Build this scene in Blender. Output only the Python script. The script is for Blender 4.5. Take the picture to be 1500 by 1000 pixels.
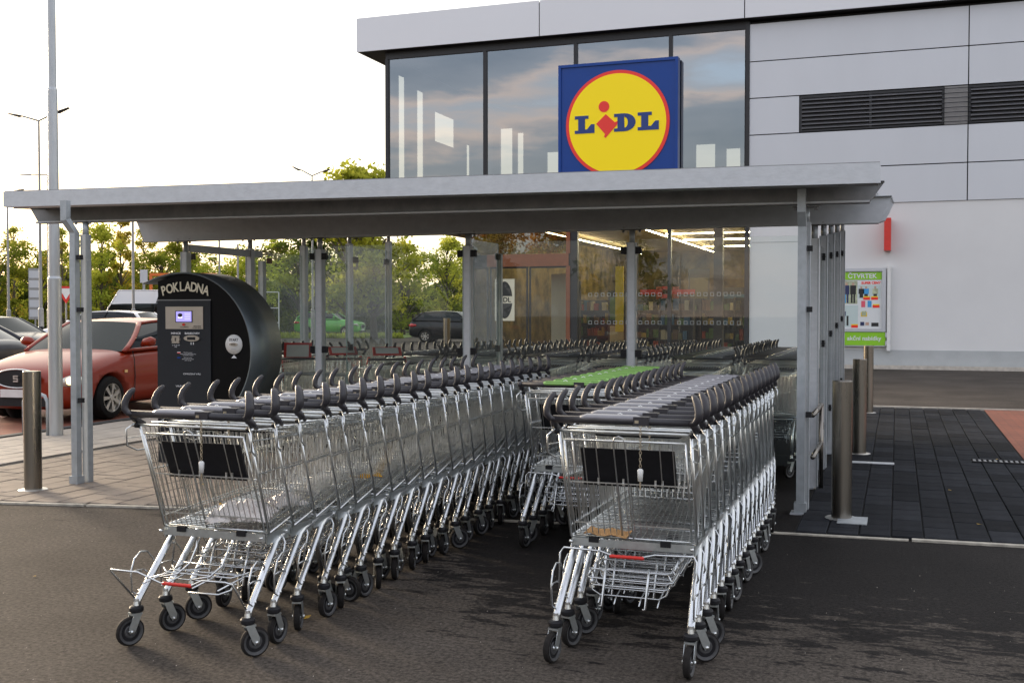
import bpy, bmesh, math, random
import numpy as np
from mathutils import Vector, Matrix, Euler
R = math.radians
rnd = random.Random(7)
sc = bpy.context.scene
for o in list(bpy.data.objects): bpy.data.objects.remove(o, do_unlink=True)
col = sc.collection

# ------------------------------------------------------------------ camera
cd = bpy.data.cameras.new('camera'); cam = bpy.data.objects.new('camera', cd); col.objects.link(cam)
cam.location = (0, 0, 1.5)
cam.rotation_euler = (R(90) - math.atan(43/1600), 0, R(19.45))
cd.sensor_width = 36.0; cd.lens = 36.0*1600/1500; cd.clip_start = 0.05; cd.clip_end = 3000
sc.camera = cam
# ------------------------------------------------------------------ light
SUN_AZ = R(62)      # to the left of +Y
SUN_EL = R(11)
sdir = Vector((-math.sin(SUN_AZ)*math.cos(SUN_EL), math.cos(SUN_AZ)*math.cos(SUN_EL), math.sin(SUN_EL)))
sl = bpy.data.lights.new('sun', 'SUN'); so = bpy.data.objects.new('sun', sl); col.objects.link(so)
sl.energy = 2.5; sl.angle = R(14); sl.color = (1.0, .80, .58)
so.rotation_euler = (-sdir).to_track_quat('-Z', 'Y').to_euler()
w = bpy.data.worlds.new('World'); sc.world = w; w.use_nodes = True
nt = w.node_tree; nt.nodes.clear()
def N(nt, t, **kw):
    n = nt.nodes.new(t)
    for k, v in kw.items():
        if k in n.inputs: n.inputs[k].default_value = v
        else: setattr(n, k, v)
    return n
def L(nt, a, b): nt.links.new(a, b)
sky = N(nt, 'ShaderNodeTexSky'); sky.sky_type = 'NISHITA'; sky.sun_disc = False
sky.sun_elevation = SUN_EL; sky.sun_rotation = -SUN_AZ
sky.air_density = 1.0; sky.dust_density = 2.5; sky.ozone_density = 1.5
bg1 = N(nt, 'ShaderNodeBackground', Strength=0.06); L(nt, sky.outputs[0], bg1.inputs[0])
# high evening cloud: thin, bright towards the sunset, slate and violet banks on the far side
tc = N(nt, 'ShaderNodeTexCoord')
sep = N(nt, 'ShaderNodeSeparateXYZ'); L(nt, tc.outputs['Generated'], sep.inputs[0])
dot = N(nt, 'ShaderNodeVectorMath', operation='DOT_PRODUCT'); L(nt, tc.outputs['Generated'], dot.inputs[0])
a = R(28); dot.inputs[1].default_value = (-math.sin(a), math.cos(a), 0.12)
ramp = N(nt, 'ShaderNodeValToRGB'); L(nt, dot.outputs['Value'], ramp.inputs[0])
# ramp input is clamped 0..1: remap
mr = N(nt, 'ShaderNodeMapRange'); mr.inputs[1].default_value = -1; mr.inputs[2].default_value = 1
L(nt, dot.outputs['Value'], mr.inputs[0]); L(nt, mr.outputs[0], ramp.inputs[0])
cr = ramp.color_ramp
cr.elements[0].position = 0.0; cr.elements[0].color = (.66, .69, .73, 1)
cr.elements[1].position = 1.0; cr.elements[1].color = (.79, .745, .66, 1)
e = cr.elements.new(.5); e.color = (.76, .79, .83, 1)
e = cr.elements.new(.8); e.color = (.82, .79, .75, 1)
mp = N(nt, 'ShaderNodeMapping'); mp.inputs['Scale'].default_value = (2.6, 2.6, 11.0); L(nt, tc.outputs['Generated'], mp.inputs[0])
no = N(nt, 'ShaderNodeTexNoise'); no.inputs['Scale'].default_value = 1.6; no.inputs['Detail'].default_value = 7; no.inputs['Roughness'].default_value = .55
L(nt, mp.outputs[0], no.inputs['Vector'])
cl = N(nt, 'ShaderNodeValToRGB'); L(nt, no.outputs[0], cl.inputs[0])
q = cl.color_ramp; q.elements[0].position = .30; q.elements[0].color = (.35, .41, .52, 1)
q.elements[1].position = .74; q.elements[1].color = (1.05, 1.25, 1.5, 1)
e = q.elements.new(.47); e.color = (.58, .62, .72, 1)
e = q.elements.new(.56); e.color = (1.38, 1.10, .97, 1)
e = q.elements.new(.64); e.color = (.95, .98, 1.08, 1)
mul = N(nt, 'ShaderNodeMix', data_type='RGBA', blend_type='MULTIPLY')
fac = N(nt, 'ShaderNodeMapRange'); fac.inputs[1].default_value = .45; fac.inputs[2].default_value = -.35
fac.inputs[3].default_value = 0.0; fac.inputs[4].default_value = .9
L(nt, dot.outputs['Value'], fac.inputs[0]); L(nt, fac.outputs[0], mul.inputs[0])
L(nt, ramp.outputs[0], mul.inputs[6]); L(nt, cl.outputs[0], mul.inputs[7])
hz = N(nt, 'ShaderNodeValToRGB'); L(nt, sep.outputs[2], hz.inputs[0])   # the haze band warms towards the horizon all the way round
hz.color_ramp.elements[0].position = 0.0; hz.color_ramp.elements[0].color = (1, .84, .62, 1)
hz.color_ramp.elements[1].position = .26; hz.color_ramp.elements[1].color = (1, 1, 1, 1)
hm = N(nt, 'ShaderNodeMix', data_type='RGBA', blend_type='MULTIPLY'); hm.inputs[0].default_value = .7
L(nt, mul.outputs[2], hm.inputs[6]); L(nt, hz.outputs[0], hm.inputs[7])
bg2 = N(nt, 'ShaderNodeBackground', Strength=0.80); L(nt, hm.outputs[2], bg2.inputs[0])
add = N(nt, 'ShaderNodeAddShader'); L(nt, bg1.outputs[0], add.inputs[0]); L(nt, bg2.outputs[0], add.inputs[1])
wo = N(nt, 'ShaderNodeOutputWorld'); L(nt, add.outputs[0], wo.inputs[0])
sc.view_settings.view_transform = 'Standard'; sc.view_settings.look = 'None'
sc.view_settings.gamma = 1; sc.view_settings.use_curve_mapping = False
sc.view_settings.exposure = 1.0
sc.render.engine = 'CYCLES'
sc.cycles.max_bounces = 8; sc.cycles.transparent_max_bounces = 24; sc.cycles.caustics_reflective = False; sc.cycles.caustics_refractive = False

# ------------------------------------------------------------------ materials
def mat(name, base=(.5, .5, .5), rough=.5, metal=0.0, noise=0.0, nscale=8.0, bump=0.0, bscale=60.0, spec=.5, emit=None, estr=1.0, col2=None, rvar=0.0, coat=0.0, stretch=None, orand=0.0):
    m = bpy.data.materials.new(name); m.use_nodes = True; t = m.node_tree
    b = t.nodes['Principled BSDF']
    b.inputs['Base Color'].default_value = (*base, 1); b.inputs['Roughness'].default_value = rough; b.inputs['Metallic'].default_value = metal
    b.inputs['Specular IOR Level'].default_value = spec; b.inputs['Coat Weight'].default_value = coat; b.inputs['Coat Roughness'].default_value = .06
    tc = None
    def coord():
        nonlocal tc
        if tc is None:
            tc = N(t, 'ShaderNodeTexCoord'); out = tc.outputs['Object']
            if stretch:
                mp = N(t, 'ShaderNodeMapping'); mp.inputs['Scale'].default_value = stretch; L(t, out, mp.inputs[0]); out = mp.outputs[0]
            tc = out
        return tc
    c_out = None
    if noise or col2:
        n = N(t, 'ShaderNodeTexNoise', Scale=nscale, Detail=6.0, Roughness=.6); L(t, coord(), n.inputs['Vector'])
        r = N(t, 'ShaderNodeValToRGB'); L(t, n.outputs[0], r.inputs[0])
        c2 = col2 or tuple(x*(1-noise) for x in base)
        c1 = base if col2 else tuple(min(1, x*(1+noise)) for x in base)
        r.color_ramp.elements[0].position = .32; r.color_ramp.elements[0].color = (*c2, 1)
        r.color_ramp.elements[1].position = .68; r.color_ramp.elements[1].color = (*c1, 1)
        c_out = r.outputs[0]
        if rvar:
            rr = N(t, 'ShaderNodeMapRange'); L(t, n.outputs[0], rr.inputs[0]); rr.inputs[1].default_value = .3; rr.inputs[2].default_value = .7
            rr.inputs[3].default_value = rough-rvar; rr.inputs[4].default_value = rough+rvar; L(t, rr.outputs[0], b.inputs['Roughness'])
    if orand:
        oi = N(t, 'ShaderNodeObjectInfo'); mr = N(t, 'ShaderNodeMapRange'); L(t, oi.outputs['Random'], mr.inputs[0])
        mr.inputs[3].default_value = 1-orand; mr.inputs[4].default_value = 1+orand
        h = N(t, 'ShaderNodeHueSaturation'); h.inputs['Color'].default_value = (*base, 1)
        if c_out: L(t, c_out, h.inputs['Color'])
        L(t, mr.outputs[0], h.inputs['Value']); c_out = h.outputs[0]
    if c_out: L(t, c_out, b.inputs['Base Color'])
    if bump:
        n2 = N(t, 'ShaderNodeTexNoise', Scale=bscale, Detail=4.0); L(t, coord(), n2.inputs['Vector'])
        bp = N(t, 'ShaderNodeBump', Strength=bump, Distance=.01); L(t, n2.outputs[0], bp.inputs['Height']); L(t, bp.outputs[0], b.inputs['Normal'])
    if emit:
        b.inputs['Emission Color'].default_value = (*emit, 1); b.inputs['Emission Strength'].default_value = estr
    return m
def glass_mat(name, tint=(.9, .95, .93), refl=1.0, ior=1.5, haze=0.0, hazecol=(.6, .66, .66), wav=0.0):
    m = bpy.data.materials.new(name); m.use_nodes = True; t = m.node_tree; t.nodes.clear()
    o = N(t, 'ShaderNodeOutputMaterial'); tr = N(t, 'ShaderNodeBsdfTransparent'); tr.inputs[0].default_value = (*tint, 1)
    g = N(t, 'ShaderNodeBsdfGlossy'); g.inputs['Roughness'].default_value = .01; g.inputs[0].default_value = (refl, refl, refl, 1)
    fr = N(t, 'ShaderNodeFresnel'); fr.inputs[0].default_value = ior
    if wav:
        tc = N(t, 'ShaderNodeTexCoord'); n = N(t, 'ShaderNodeTexNoise', Scale=.6, Detail=1.0); L(t, tc.outputs['Object'], n.inputs['Vector'])
        b = N(t, 'ShaderNodeBump', Strength=wav, Distance=.05); L(t, n.outputs[0], b.inputs['Height']); L(t, b.outputs[0], g.inputs['Normal'])
    base = tr.outputs[0]
    if haze:
        d = N(t, 'ShaderNodeBsdfDiffuse'); d.inputs[0].default_value = (*hazecol, 1)
        tc = N(t, 'ShaderNodeTexCoord'); n = N(t, 'ShaderNodeTexNoise', Scale=2.5, Detail=4.0); L(t, tc.outputs['Object'], n.inputs['Vector'])
        mr = N(t, 'ShaderNodeMapRange'); L(t, n.outputs[0], mr.inputs[0]); mr.inputs[3].default_value = haze*.5; mr.inputs[4].default_value = haze*1.5
        mh = N(t, 'ShaderNodeMixShader'); L(t, mr.outputs[0], mh.inputs[0]); L(t, base, mh.inputs[1]); L(t, d.outputs[0], mh.inputs[2]); base = mh.outputs[0]
    mx = N(t, 'ShaderNodeMixShader'); L(t, fr.outputs[0], mx.inputs[0]); L(t, base, mx.inputs[1]); L(t, g.outputs[0], mx.inputs[2])
    L(t, mx.outputs[0], o.inputs[0]); return m
M = {}
M['galv'] = mat('galvanised_steel', (.45, .48, .50), .48, .35, nscale=14, col2=(.35, .38, .395), rvar=.1, bump=.15, bscale=30)
M['galv_light'] = mat('galvanised_fascia', (.60, .62, .64), .5, .35, nscale=16, col2=(.51, .53, .55), rvar=.1, bump=.12, bscale=45, stretch=(.7, 1, 1.2))
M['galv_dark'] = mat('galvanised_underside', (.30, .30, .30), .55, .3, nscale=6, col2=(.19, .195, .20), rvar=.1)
M['chrome'] = mat('zinc_wire', (.70, .72, .715), .30, .95, noise=.12, nscale=30)
M['tube'] = mat('zinc_tube', (.60, .62, .63), .27, .92, noise=.08, nscale=12)
M['plate_zinc'] = mat('zinc_plate', (.50, .53, .53), .38, .85, noise=.15, nscale=20)
M['handle'] = mat('dark_grey_plastic', (.030, .028, .033), .45, 0, noise=.12, nscale=50, bump=.06, bscale=400)
M['handle_clip'] = mat('grey_handle_cover', (.21, .205, .22), .25, 0, noise=.08, nscale=20, coat=.6)
M['handle_green'] = mat('green_handle_cover', (.25, .47, .12), .45, 0, noise=.05)
M['black'] = mat('black_plastic', (.010, .010, .012), .55, 0, noise=.2, nscale=40, spec=.3)
M['rubber'] = mat('caster_rubber', (.016, .014, .013), .85, 0, noise=.3, nscale=60, spec=.25)
M['rim_grey'] = mat('caster_hub', (.06, .06, .062), .5, 0, noise=.2, nscale=40)
M['red_plastic'] = mat('red_plastic', (.62, .025, .015), .35, 0, noise=.08)
M['white_plastic'] = mat('white_plastic', (.72, .72, .70), .4, 0, noise=.05)
M['brass'] = mat('chain_metal', (.55, .48, .36), .35, .9, noise=.1)
M['stainless'] = mat('brushed_stainless', (.27, .25, .22), .27, 1.0, nscale=5, col2=(.19, .175, .155), rvar=.06, bump=.05, bscale=120, stretch=(1, 1, .08))
M['stainless_flat'] = mat('stainless_flange', (.62, .61, .58), .35, .9, noise=.08)
M['panel'] = mat('facade_panel_aluminium', (.58, .60, .63), .40, .2, noise=.02, nscale=.9, orand=.03, stretch=(1, 1, .35))
M['fascia'] = mat('facade_fascia_aluminium', (.68, .69, .71), .38, .2, noise=.012, nscale=.5, orand=.02)
M['dark_frame'] = mat('dark_window_frame', (.022, .023, .026), .4, .3, noise=.1)
M['gap'] = mat('joint_black', (.012, .012, .013), .8)
M['plaster'] = mat('white_render', (.70, .70, .69), .85, 0, noise=.03, nscale=.7, bump=.12, bscale=90)
M['plinth'] = mat('grey_plinth_render', (.44, .46, .46), .85, 0, noise=.06, nscale=2, bump=.15, bscale=90)
M['concrete'] = mat('pale_concrete', (.50, .46, .40), .85, 0, noise=.2, nscale=9, bump=.3, bscale=60)
M['louvre_blade'] = mat('louvre_blade', (.17, .17, .18), .4, .6, noise=.1)
M['grey_block'] = mat('grey_insert', (.24, .235, .23), .7, 0, noise=.08)
M['glass_up'] = glass_mat('tinted_window_glass', (.27, .28, .27), .95, 3.3, wav=.05)
M['glass_low'] = glass_mat('shopfront_glass', (.88, .87, .82), .95, 1.5, wav=.05)
M['glass_door'] = glass_mat('entrance_glass', (.40, .38, .33), .95, 2.9, wav=.05)
M['glass_free'] = glass_mat('free_standing_glass', (.82, .88, .87), .9, 1.7, haze=.17, hazecol=(.55, .63, .64))  # stronger pale haze painted in to stand for sky reflected in these panes
M['glass_shelter'] = glass_mat('shelter_glass', (.88, .93, .91), .9, 1.55, haze=.045)
M['glass_edge'] = mat('glass_green_edge', (.30, .42, .40), .2, 0, noise=.1)
M['sign_blue'] = mat('sign_blue', (.003, .050, .27), .3, 0, noise=.03, spec=.3)
M['sign_yellow'] = mat('sign_yellow', (.95, .72, .003), .32, 0, spec=.3, emit=(1, .75, .0), estr=.06)
M['sign_red'] = mat('sign_red', (.62, .014, .010), .32, 0, emit=(1, .05, .02), estr=.08)
M['blue_letter'] = mat('sign_letter_blue', (.004, .035, .20), .35)
M['kiosk'] = mat('kiosk_anthracite', (.018, .021, .026), .45, 0, spec=.25, noise=.08, nscale=4)
M['kiosk_shell'] = mat('kiosk_shell_sheet', (.13, .155, .17), .38, .6, noise=.06, nscale=3)
M['kiosk_black'] = mat('kiosk_black_face', (.003, .003, .0035), .5, 0, noise=.1, spec=.12)
M['cream'] = mat('cream_lettering', (.74, .68, .52), .5)
M['champagne'] = mat('champagne_plate', (.50, .46, .40), .32, .6, noise=.05)
M['screen'] = mat('lit_screen', (.05, .05, .1), .2, 0, emit=(.32, .28, .75), estr=.75)
M['screen_pale'] = mat('lit_screen_figure', (.3, .3, .4), .2, 0, emit=(.62, .60, .85), estr=.8)
M['ink'] = mat('black_ink', (.02, .02, .02), .6)
M['white_ink'] = mat('white_ink', (.75, .76, .78), .6)
M['light_strip'] = mat('lit_tube', (1, 1, 1), .3, 0, emit=(1, .86, .55), estr=30.0)
M['warm_wall'] = mat('shop_wall', (.15, .108, .04), .8, 0, noise=.8, nscale=1.6)
M['shop_ceiling'] = mat('shop_ceiling', (.22, .17, .08), .8)
M['shop_floor'] = mat('shop_floor', (.30, .26, .20), .35, noise=.1)
M['shelf'] = mat('shop_shelf', (.05, .045, .04), .5)
M['bark'] = mat('bark', (.10, .08, .06), .9, 0, noise=.3, nscale=12, bump=.5, bscale=20)
M['tyre'] = mat('car_tyre', (.008, .008, .008), .8, 0, noise=.2, spec=.2)
M['alloy'] = mat('alloy_rim', (.62, .60, .56), .28, .9, noise=.05)
M['car_glass'] = mat('car_glass', (.008, .011, .012), .04, 0, spec=.3)
M['car_glass_light'] = mat('car_glass_windscreen', (.014, .020, .019), .06, 0, spec=.16)
M['headlamp'] = mat('headlamp_lens', (.55, .52, .46), .08, .3, coat=1)
M['amber'] = mat('amber_lamp', (.9, .60, .25), .15, 0, coat=.5)
M['tail'] = mat('tail_lamp', (.55, .01, .012), .1, 0, coat=1)
M['carpaint_red'] = mat('paint_red', (.24, .019, .003), .38, .0, noise=.02, spec=.3, coat=.4)
M['carpaint_dark'] = mat('paint_blue_black', (.012, .014, .022), .3, .0, spec=.3, coat=.35)
M['carpaint_black'] = mat('paint_black', (.010, .010, .012), .3, .0, spec=.3, coat=.35)
M['carpaint_white'] = mat('paint_white', (.72, .72, .72), .3, 0, coat=1)
M['carpaint_green'] = mat('paint_green', (.09, .42, .03), .3, .1, coat=1)
M['carpaint_cream'] = mat('paint_cream', (.62, .52, .34), .3, 0, coat=1)
M['lamp_grey'] = mat('lamp_post_paint', (.30, .30, .29), .5, .3, noise=.1)
M['lamp_head'] = mat('lamp_head', (.05, .045, .04), .5)
M['mast'] = mat('mast_galvanised', (.50, .52, .53), .42, .55, nscale=10, col2=(.38, .40, .41), stretch=(1, 1, .15))
M['orange'] = mat('orange_paint', (.55, .13, .02), .5)
M['poster_white'] = mat('poster_white', (.70, .72, .72), .35)
M['lime'] = mat('poster_lime', (.26, .58, .02), .4)
M['p_navy'] = mat('print_navy', (.02, .03, .10), .5); M['p_sky'] = mat('print_sky', (.05, .32, .65), .5)
M['p_skin'] = mat('print_skin', (.50, .32, .24), .5); M['p_pink'] = mat('print_pink', (.72, .10, .15), .5)
M['p_yell'] = mat('print_yellow', (.85, .60, .02), .5); M['p_leaf'] = mat('print_olive', (.38, .42, .28), .5, noise=.4, nscale=9)
M['p_mint'] = mat('print_mint', (.52, .62, .60), .5); M['alu'] = mat('poster_frame_alu', (.52, .54, .57), .4, .5)
M['tan_card'] = mat('cardboard', (.48, .27, .11), .8, 0, noise=.15, nscale=14, bump=.2)
M['plastic_bag'] = mat('crumpled_film', (.66, .62, .58), .3, 0, noise=.12, nscale=9, bump=1.0, bscale=22)
M['flyer'] = mat('orange_flyer', (.78, .42, .03), .5, 0, noise=.25, nscale=30)
M['leaf_y'] = mat('fallen_leaf', (.55, .34, .04), .7, noise=.2, orand=.3)
M['terracotta'] = mat('reddish_lintel', (.22, .065, .022), .45, .2, noise=.1)
M['paver_brown'] = mat('paver_brown', (.215, .175, .14), .82, 0, noise=.16, nscale=5, bump=.35, bscale=90, orand=.09)
M['paver_pale'] = mat('paver_pale', (.38, .335, .285), .82, 0, noise=.12, nscale=5, bump=.35, bscale=90, orand=.06)
M['paver_dark'] = mat('paver_charcoal', (.022, .0235, .027), .85, 0, noise=.25, nscale=6, bump=.35, bscale=90, orand=.38, spec=.06)
M['joint_sand'] = mat('joint_sand', (.05, .045, .04), .95, 0, noise=.3, nscale=20)
M['joint_dark'] = mat('joint_dark', (.011, .011, .011), .95)
M['kerb_white'] = mat('pale_edge_strip', (.40, .37, .31), .8, 0, noise=.3, nscale=12, bump=.3)
M['kerb_dark'] = mat('dark_edge_strip', (.055, .055, .055), .8, 0, noise=.2)
M['grass'] = mat('grass_green', (.11, .16, .03), .8, 0, noise=.4, nscale=3)

def mat_brick(name, c1, c2, mortar, sx, sy):
    m = bpy.data.materials.new(name); m.use_nodes = True; t = m.node_tree; b = t.nodes['Principled BSDF']; b.inputs['Roughness'].default_value = .8
    tc = N(t, 'ShaderNodeTexCoord'); br = N(t, 'ShaderNodeTexBrick'); L(t, tc.outputs['Object'], br.inputs['Vector'])
    br.inputs['Color1'].default_value = (*c1, 1); br.inputs['Color2'].default_value = (*c2, 1); br.inputs['Mortar'].default_value = (*mortar, 1)
    br.inputs['Scale'].default_value = 1; br.inputs['Brick Width'].default_value = sx; br.inputs['Row Height'].default_value = sy; br.inputs['Mortar Size'].default_value = .004
    n = N(t, 'ShaderNodeTexNoise', Scale=1.3, Detail=6.0); L(t, tc.outputs['Object'], n.inputs['Vector'])
    mx = N(t, 'ShaderNodeMix', data_type='RGBA', blend_type='MULTIPLY'); mx.inputs[0].default_value = .6
    mr = N(t, 'ShaderNodeMapRange'); L(t, n.outputs[0], mr.inputs[0]); mr.inputs[1].default_value = .3; mr.inputs[2].default_value = .7; mr.inputs[3].default_value = .7; mr.inputs[4].default_value = 1.2
    L(t, br.outputs[0], mx.inputs[6]); L(t, mr.outputs[0], mx.inputs[7]); L(t, mx.outputs[2], b.inputs['Base Color']); return m
M['red_brick'] = mat_brick('red_paving', (.22, .062, .032), (.17, .048, .025), (.06, .03, .02), .2, .1)

def mat_asphalt():
    m = bpy.data.materials.new('asphalt'); m.use_nodes = True; t = m.node_tree; b = t.nodes['Principled BSDF']
    tc = N(t, 'ShaderNodeTexCoord'); co = tc.outputs['Object']
    # fine aggregate
    v = N(t, 'ShaderNodeTexNoise', Scale=46.0, Detail=5.0, Roughness=.78); L(t, co, v.inputs['Vector'])
    r = N(t, 'ShaderNodeValToRGB'); L(t, v.outputs[0], r.inputs[0])
    r.color_ramp.elements[0].position = .36; r.color_ramp.elements[0].color = (.027, .0235, .020, 1)
    r.color_ramp.elements[1].position = .66; r.color_ramp.elements[1].color = (.118, .101, .086, 1)
    # pale grit specks
    vo = N(t, 'ShaderNodeTexVoronoi', Scale=42.0); L(t, co, vo.inputs['Vector'])
    lt = N(t, 'ShaderNodeMath', operation='LESS_THAN'); lt.inputs[1].default_value = .085; L(t, vo.outputs['Distance'], lt.inputs[0])
    sel = N(t, 'ShaderNodeSeparateColor'); L(t, vo.outputs['Color'], sel.inputs[0])
    gt = N(t, 'ShaderNodeMath', operation='GREATER_THAN'); gt.inputs[1].default_value = .93; L(t, sel.outputs[0], gt.inputs[0])
    mu = N(t, 'ShaderNodeMath', operation='MULTIPLY'); L(t, lt.outputs[0], mu.inputs[0]); L(t, gt.outputs[0], mu.inputs[1])
    m1 = N(t, 'ShaderNodeMix', data_type='RGBA'); L(t, mu.outputs[0], m1.inputs[0]); L(t, r.outputs[0], m1.inputs[6]); m1.inputs[7].default_value = (.24, .21, .18, 1)
    # broad blotches
    n = N(t, 'ShaderNodeTexNoise', Scale=.8, Detail=7.0, Roughness=.62); L(t, co, n.inputs['Vector'])
    mr = N(t, 'ShaderNodeMapRange'); L(t, n.outputs[0], mr.inputs[0]); mr.inputs[1].default_value = .3; mr.inputs[2].default_value = .7; mr.inputs[3].default_value = .66; mr.inputs[4].default_value = 1.28
    m2 = N(t, 'ShaderNodeMix', data_type='RGBA', blend_type='MULTIPLY'); m2.inputs[0].default_value = 1; L(t, m1.outputs[2], m2.inputs[6]); L(t, mr.outputs[0], m2.inputs[7])
    # damp patches with ragged edges (near the paving edge on the right and between the rows)
    mp = N(t, 'ShaderNodeMapping'); mp.inputs['Scale'].default_value = (1.5, 4.5, 1); L(t, co, mp.inputs[0])
    n3 = N(t, 'ShaderNodeTexNoise', Scale=2.3, Detail=11.0, Roughness=.75); L(t, mp.outputs[0], n3.inputs['Vector'])
    sp = N(t, 'ShaderNodeSeparateXYZ'); L(t, co, sp.inputs[0])
    y1 = N(t, 'ShaderNodeMapRange'); L(t, sp.outputs[1], y1.inputs[0]); y1.inputs[1].default_value = 4.2; y1.inputs[2].default_value = 6.7; y1.inputs[3].default_value = -.07; y1.inputs[4].default_value = .25
    x1 = N(t, 'ShaderNodeMapRange'); L(t, sp.outputs[0], x1.inputs[0]); x1.inputs[1].default_value = -3.5; x1.inputs[2].default_value = -2.0; x1.inputs[3].default_value = -.25; x1.inputs[4].default_value = 0
    s1 = N(t, 'ShaderNodeMath', operation='ADD'); L(t, n3.outputs[0], s1.inputs[0]); L(t, y1.outputs[0], s1.inputs[1])
    s2 = N(t, 'ShaderNodeMath', operation='ADD'); L(t, s1.outputs[0], s2.inputs[0]); L(t, x1.outputs[0], s2.inputs[1])
    y2 = N(t, 'ShaderNodeMapRange'); L(t, sp.outputs[1], y2.inputs[0]); y2.inputs[1].default_value = 15; y2.inputs[2].default_value = 18; y2.inputs[3].default_value = 0; y2.inputs[4].default_value = -.3
    s3 = N(t, 'ShaderNodeMath', operation='ADD'); L(t, s2.outputs[0], s3.inputs[0]); L(t, y2.outputs[0], s3.inputs[1])
    wet = N(t, 'ShaderNodeMapRange'); L(t, s3.outputs[0], wet.inputs[0]); wet.inputs[1].default_value = .55; wet.inputs[2].default_value = .572
    m3 = N(t, 'ShaderNodeMix', data_type='RGBA', blend_type='MULTIPLY'); L(t, wet.outputs[0], m3.inputs[0]); L(t, m2.outputs[2], m3.inputs[6]); m3.inputs[7].default_value = (.22, .225, .25, 1)
    L(t, m3.outputs[2], b.inputs['Base Color'])
    rg = N(t, 'ShaderNodeMapRange'); L(t, wet.outputs[0], rg.inputs[0]); rg.inputs[3].default_value = .88; rg.inputs[4].default_value = .75; L(t, rg.outputs[0], b.inputs['Roughness'])
    bp = N(t, 'ShaderNodeBump', Strength=.6, Distance=.006); L(t, v.outputs[0], bp.inputs['Height']); L(t, bp.outputs[0], b.inputs['Normal'])
    b.inputs['Specular IOR Level'].default_value = .10
    return m
M['asphalt'] = mat_asphalt()
def mat_leaf(name, c1, c2):
    m = bpy.data.materials.new(name); m.use_nodes = True; t = m.node_tree; t.nodes.clear()
    o = N(t, 'ShaderNodeOutputMaterial'); tc = N(t, 'ShaderNodeTexCoord'); n = N(t, 'ShaderNodeTexNoise', Scale=1.1, Detail=5.0); L(t, tc.outputs['Object'], n.inputs['Vector'])
    r = N(t, 'ShaderNodeValToRGB'); L(t, n.outputs[0], r.inputs[0]); r.color_ramp.elements[0].position = .35; r.color_ramp.elements[0].color = (*c1, 1); r.color_ramp.elements[1].position = .65; r.color_ramp.elements[1].color = (*c2, 1)
    oi = N(t, 'ShaderNodeObjectInfo'); mr = N(t, 'ShaderNodeMapRange'); L(t, oi.outputs['Random'], mr.inputs[0]); mr.inputs[3].default_value = .75; mr.inputs[4].default_value = 1.3
    h = N(t, 'ShaderNodeHueSaturation'); L(t, r.outputs[0], h.inputs['Color']); L(t, mr.outputs[0], h.inputs['Value'])
    d = N(t, 'ShaderNodeBsdfDiffuse'); L(t, h.outputs[0], d.inputs[0]); tl = N(t, 'ShaderNodeBsdfTranslucent'); L(t, h.outputs[0], tl.inputs[0])
    mx = N(t, 'ShaderNodeMixShader'); mx.inputs[0].default_value = .5; L(t, d.outputs[0], mx.inputs[1]); L(t, tl.outputs[0], mx.inputs[2]); L(t, mx.outputs[0], o.inputs[0]); return m
M['leaf_light'] = mat_leaf('foliage_light', (.24, .26, .03), (.50, .50, .07))
M['leaf_mid'] = mat_leaf('foliage_mid', (.13, .17, .02), (.32, .36, .05))
M['leaf_gold'] = mat_leaf('foliage_gold', (.26, .21, .03), (.50, .40, .07))
M['leaf_rust'] = mat_leaf('foliage_rust', (.30, .11, .02), (.62, .27, .06))  # orange of the low sun is put into the leaf colour here
M['leaf_dark'] = mat_leaf('foliage_dark', (.035, .055, .010), (.10, .12, .022))

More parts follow.
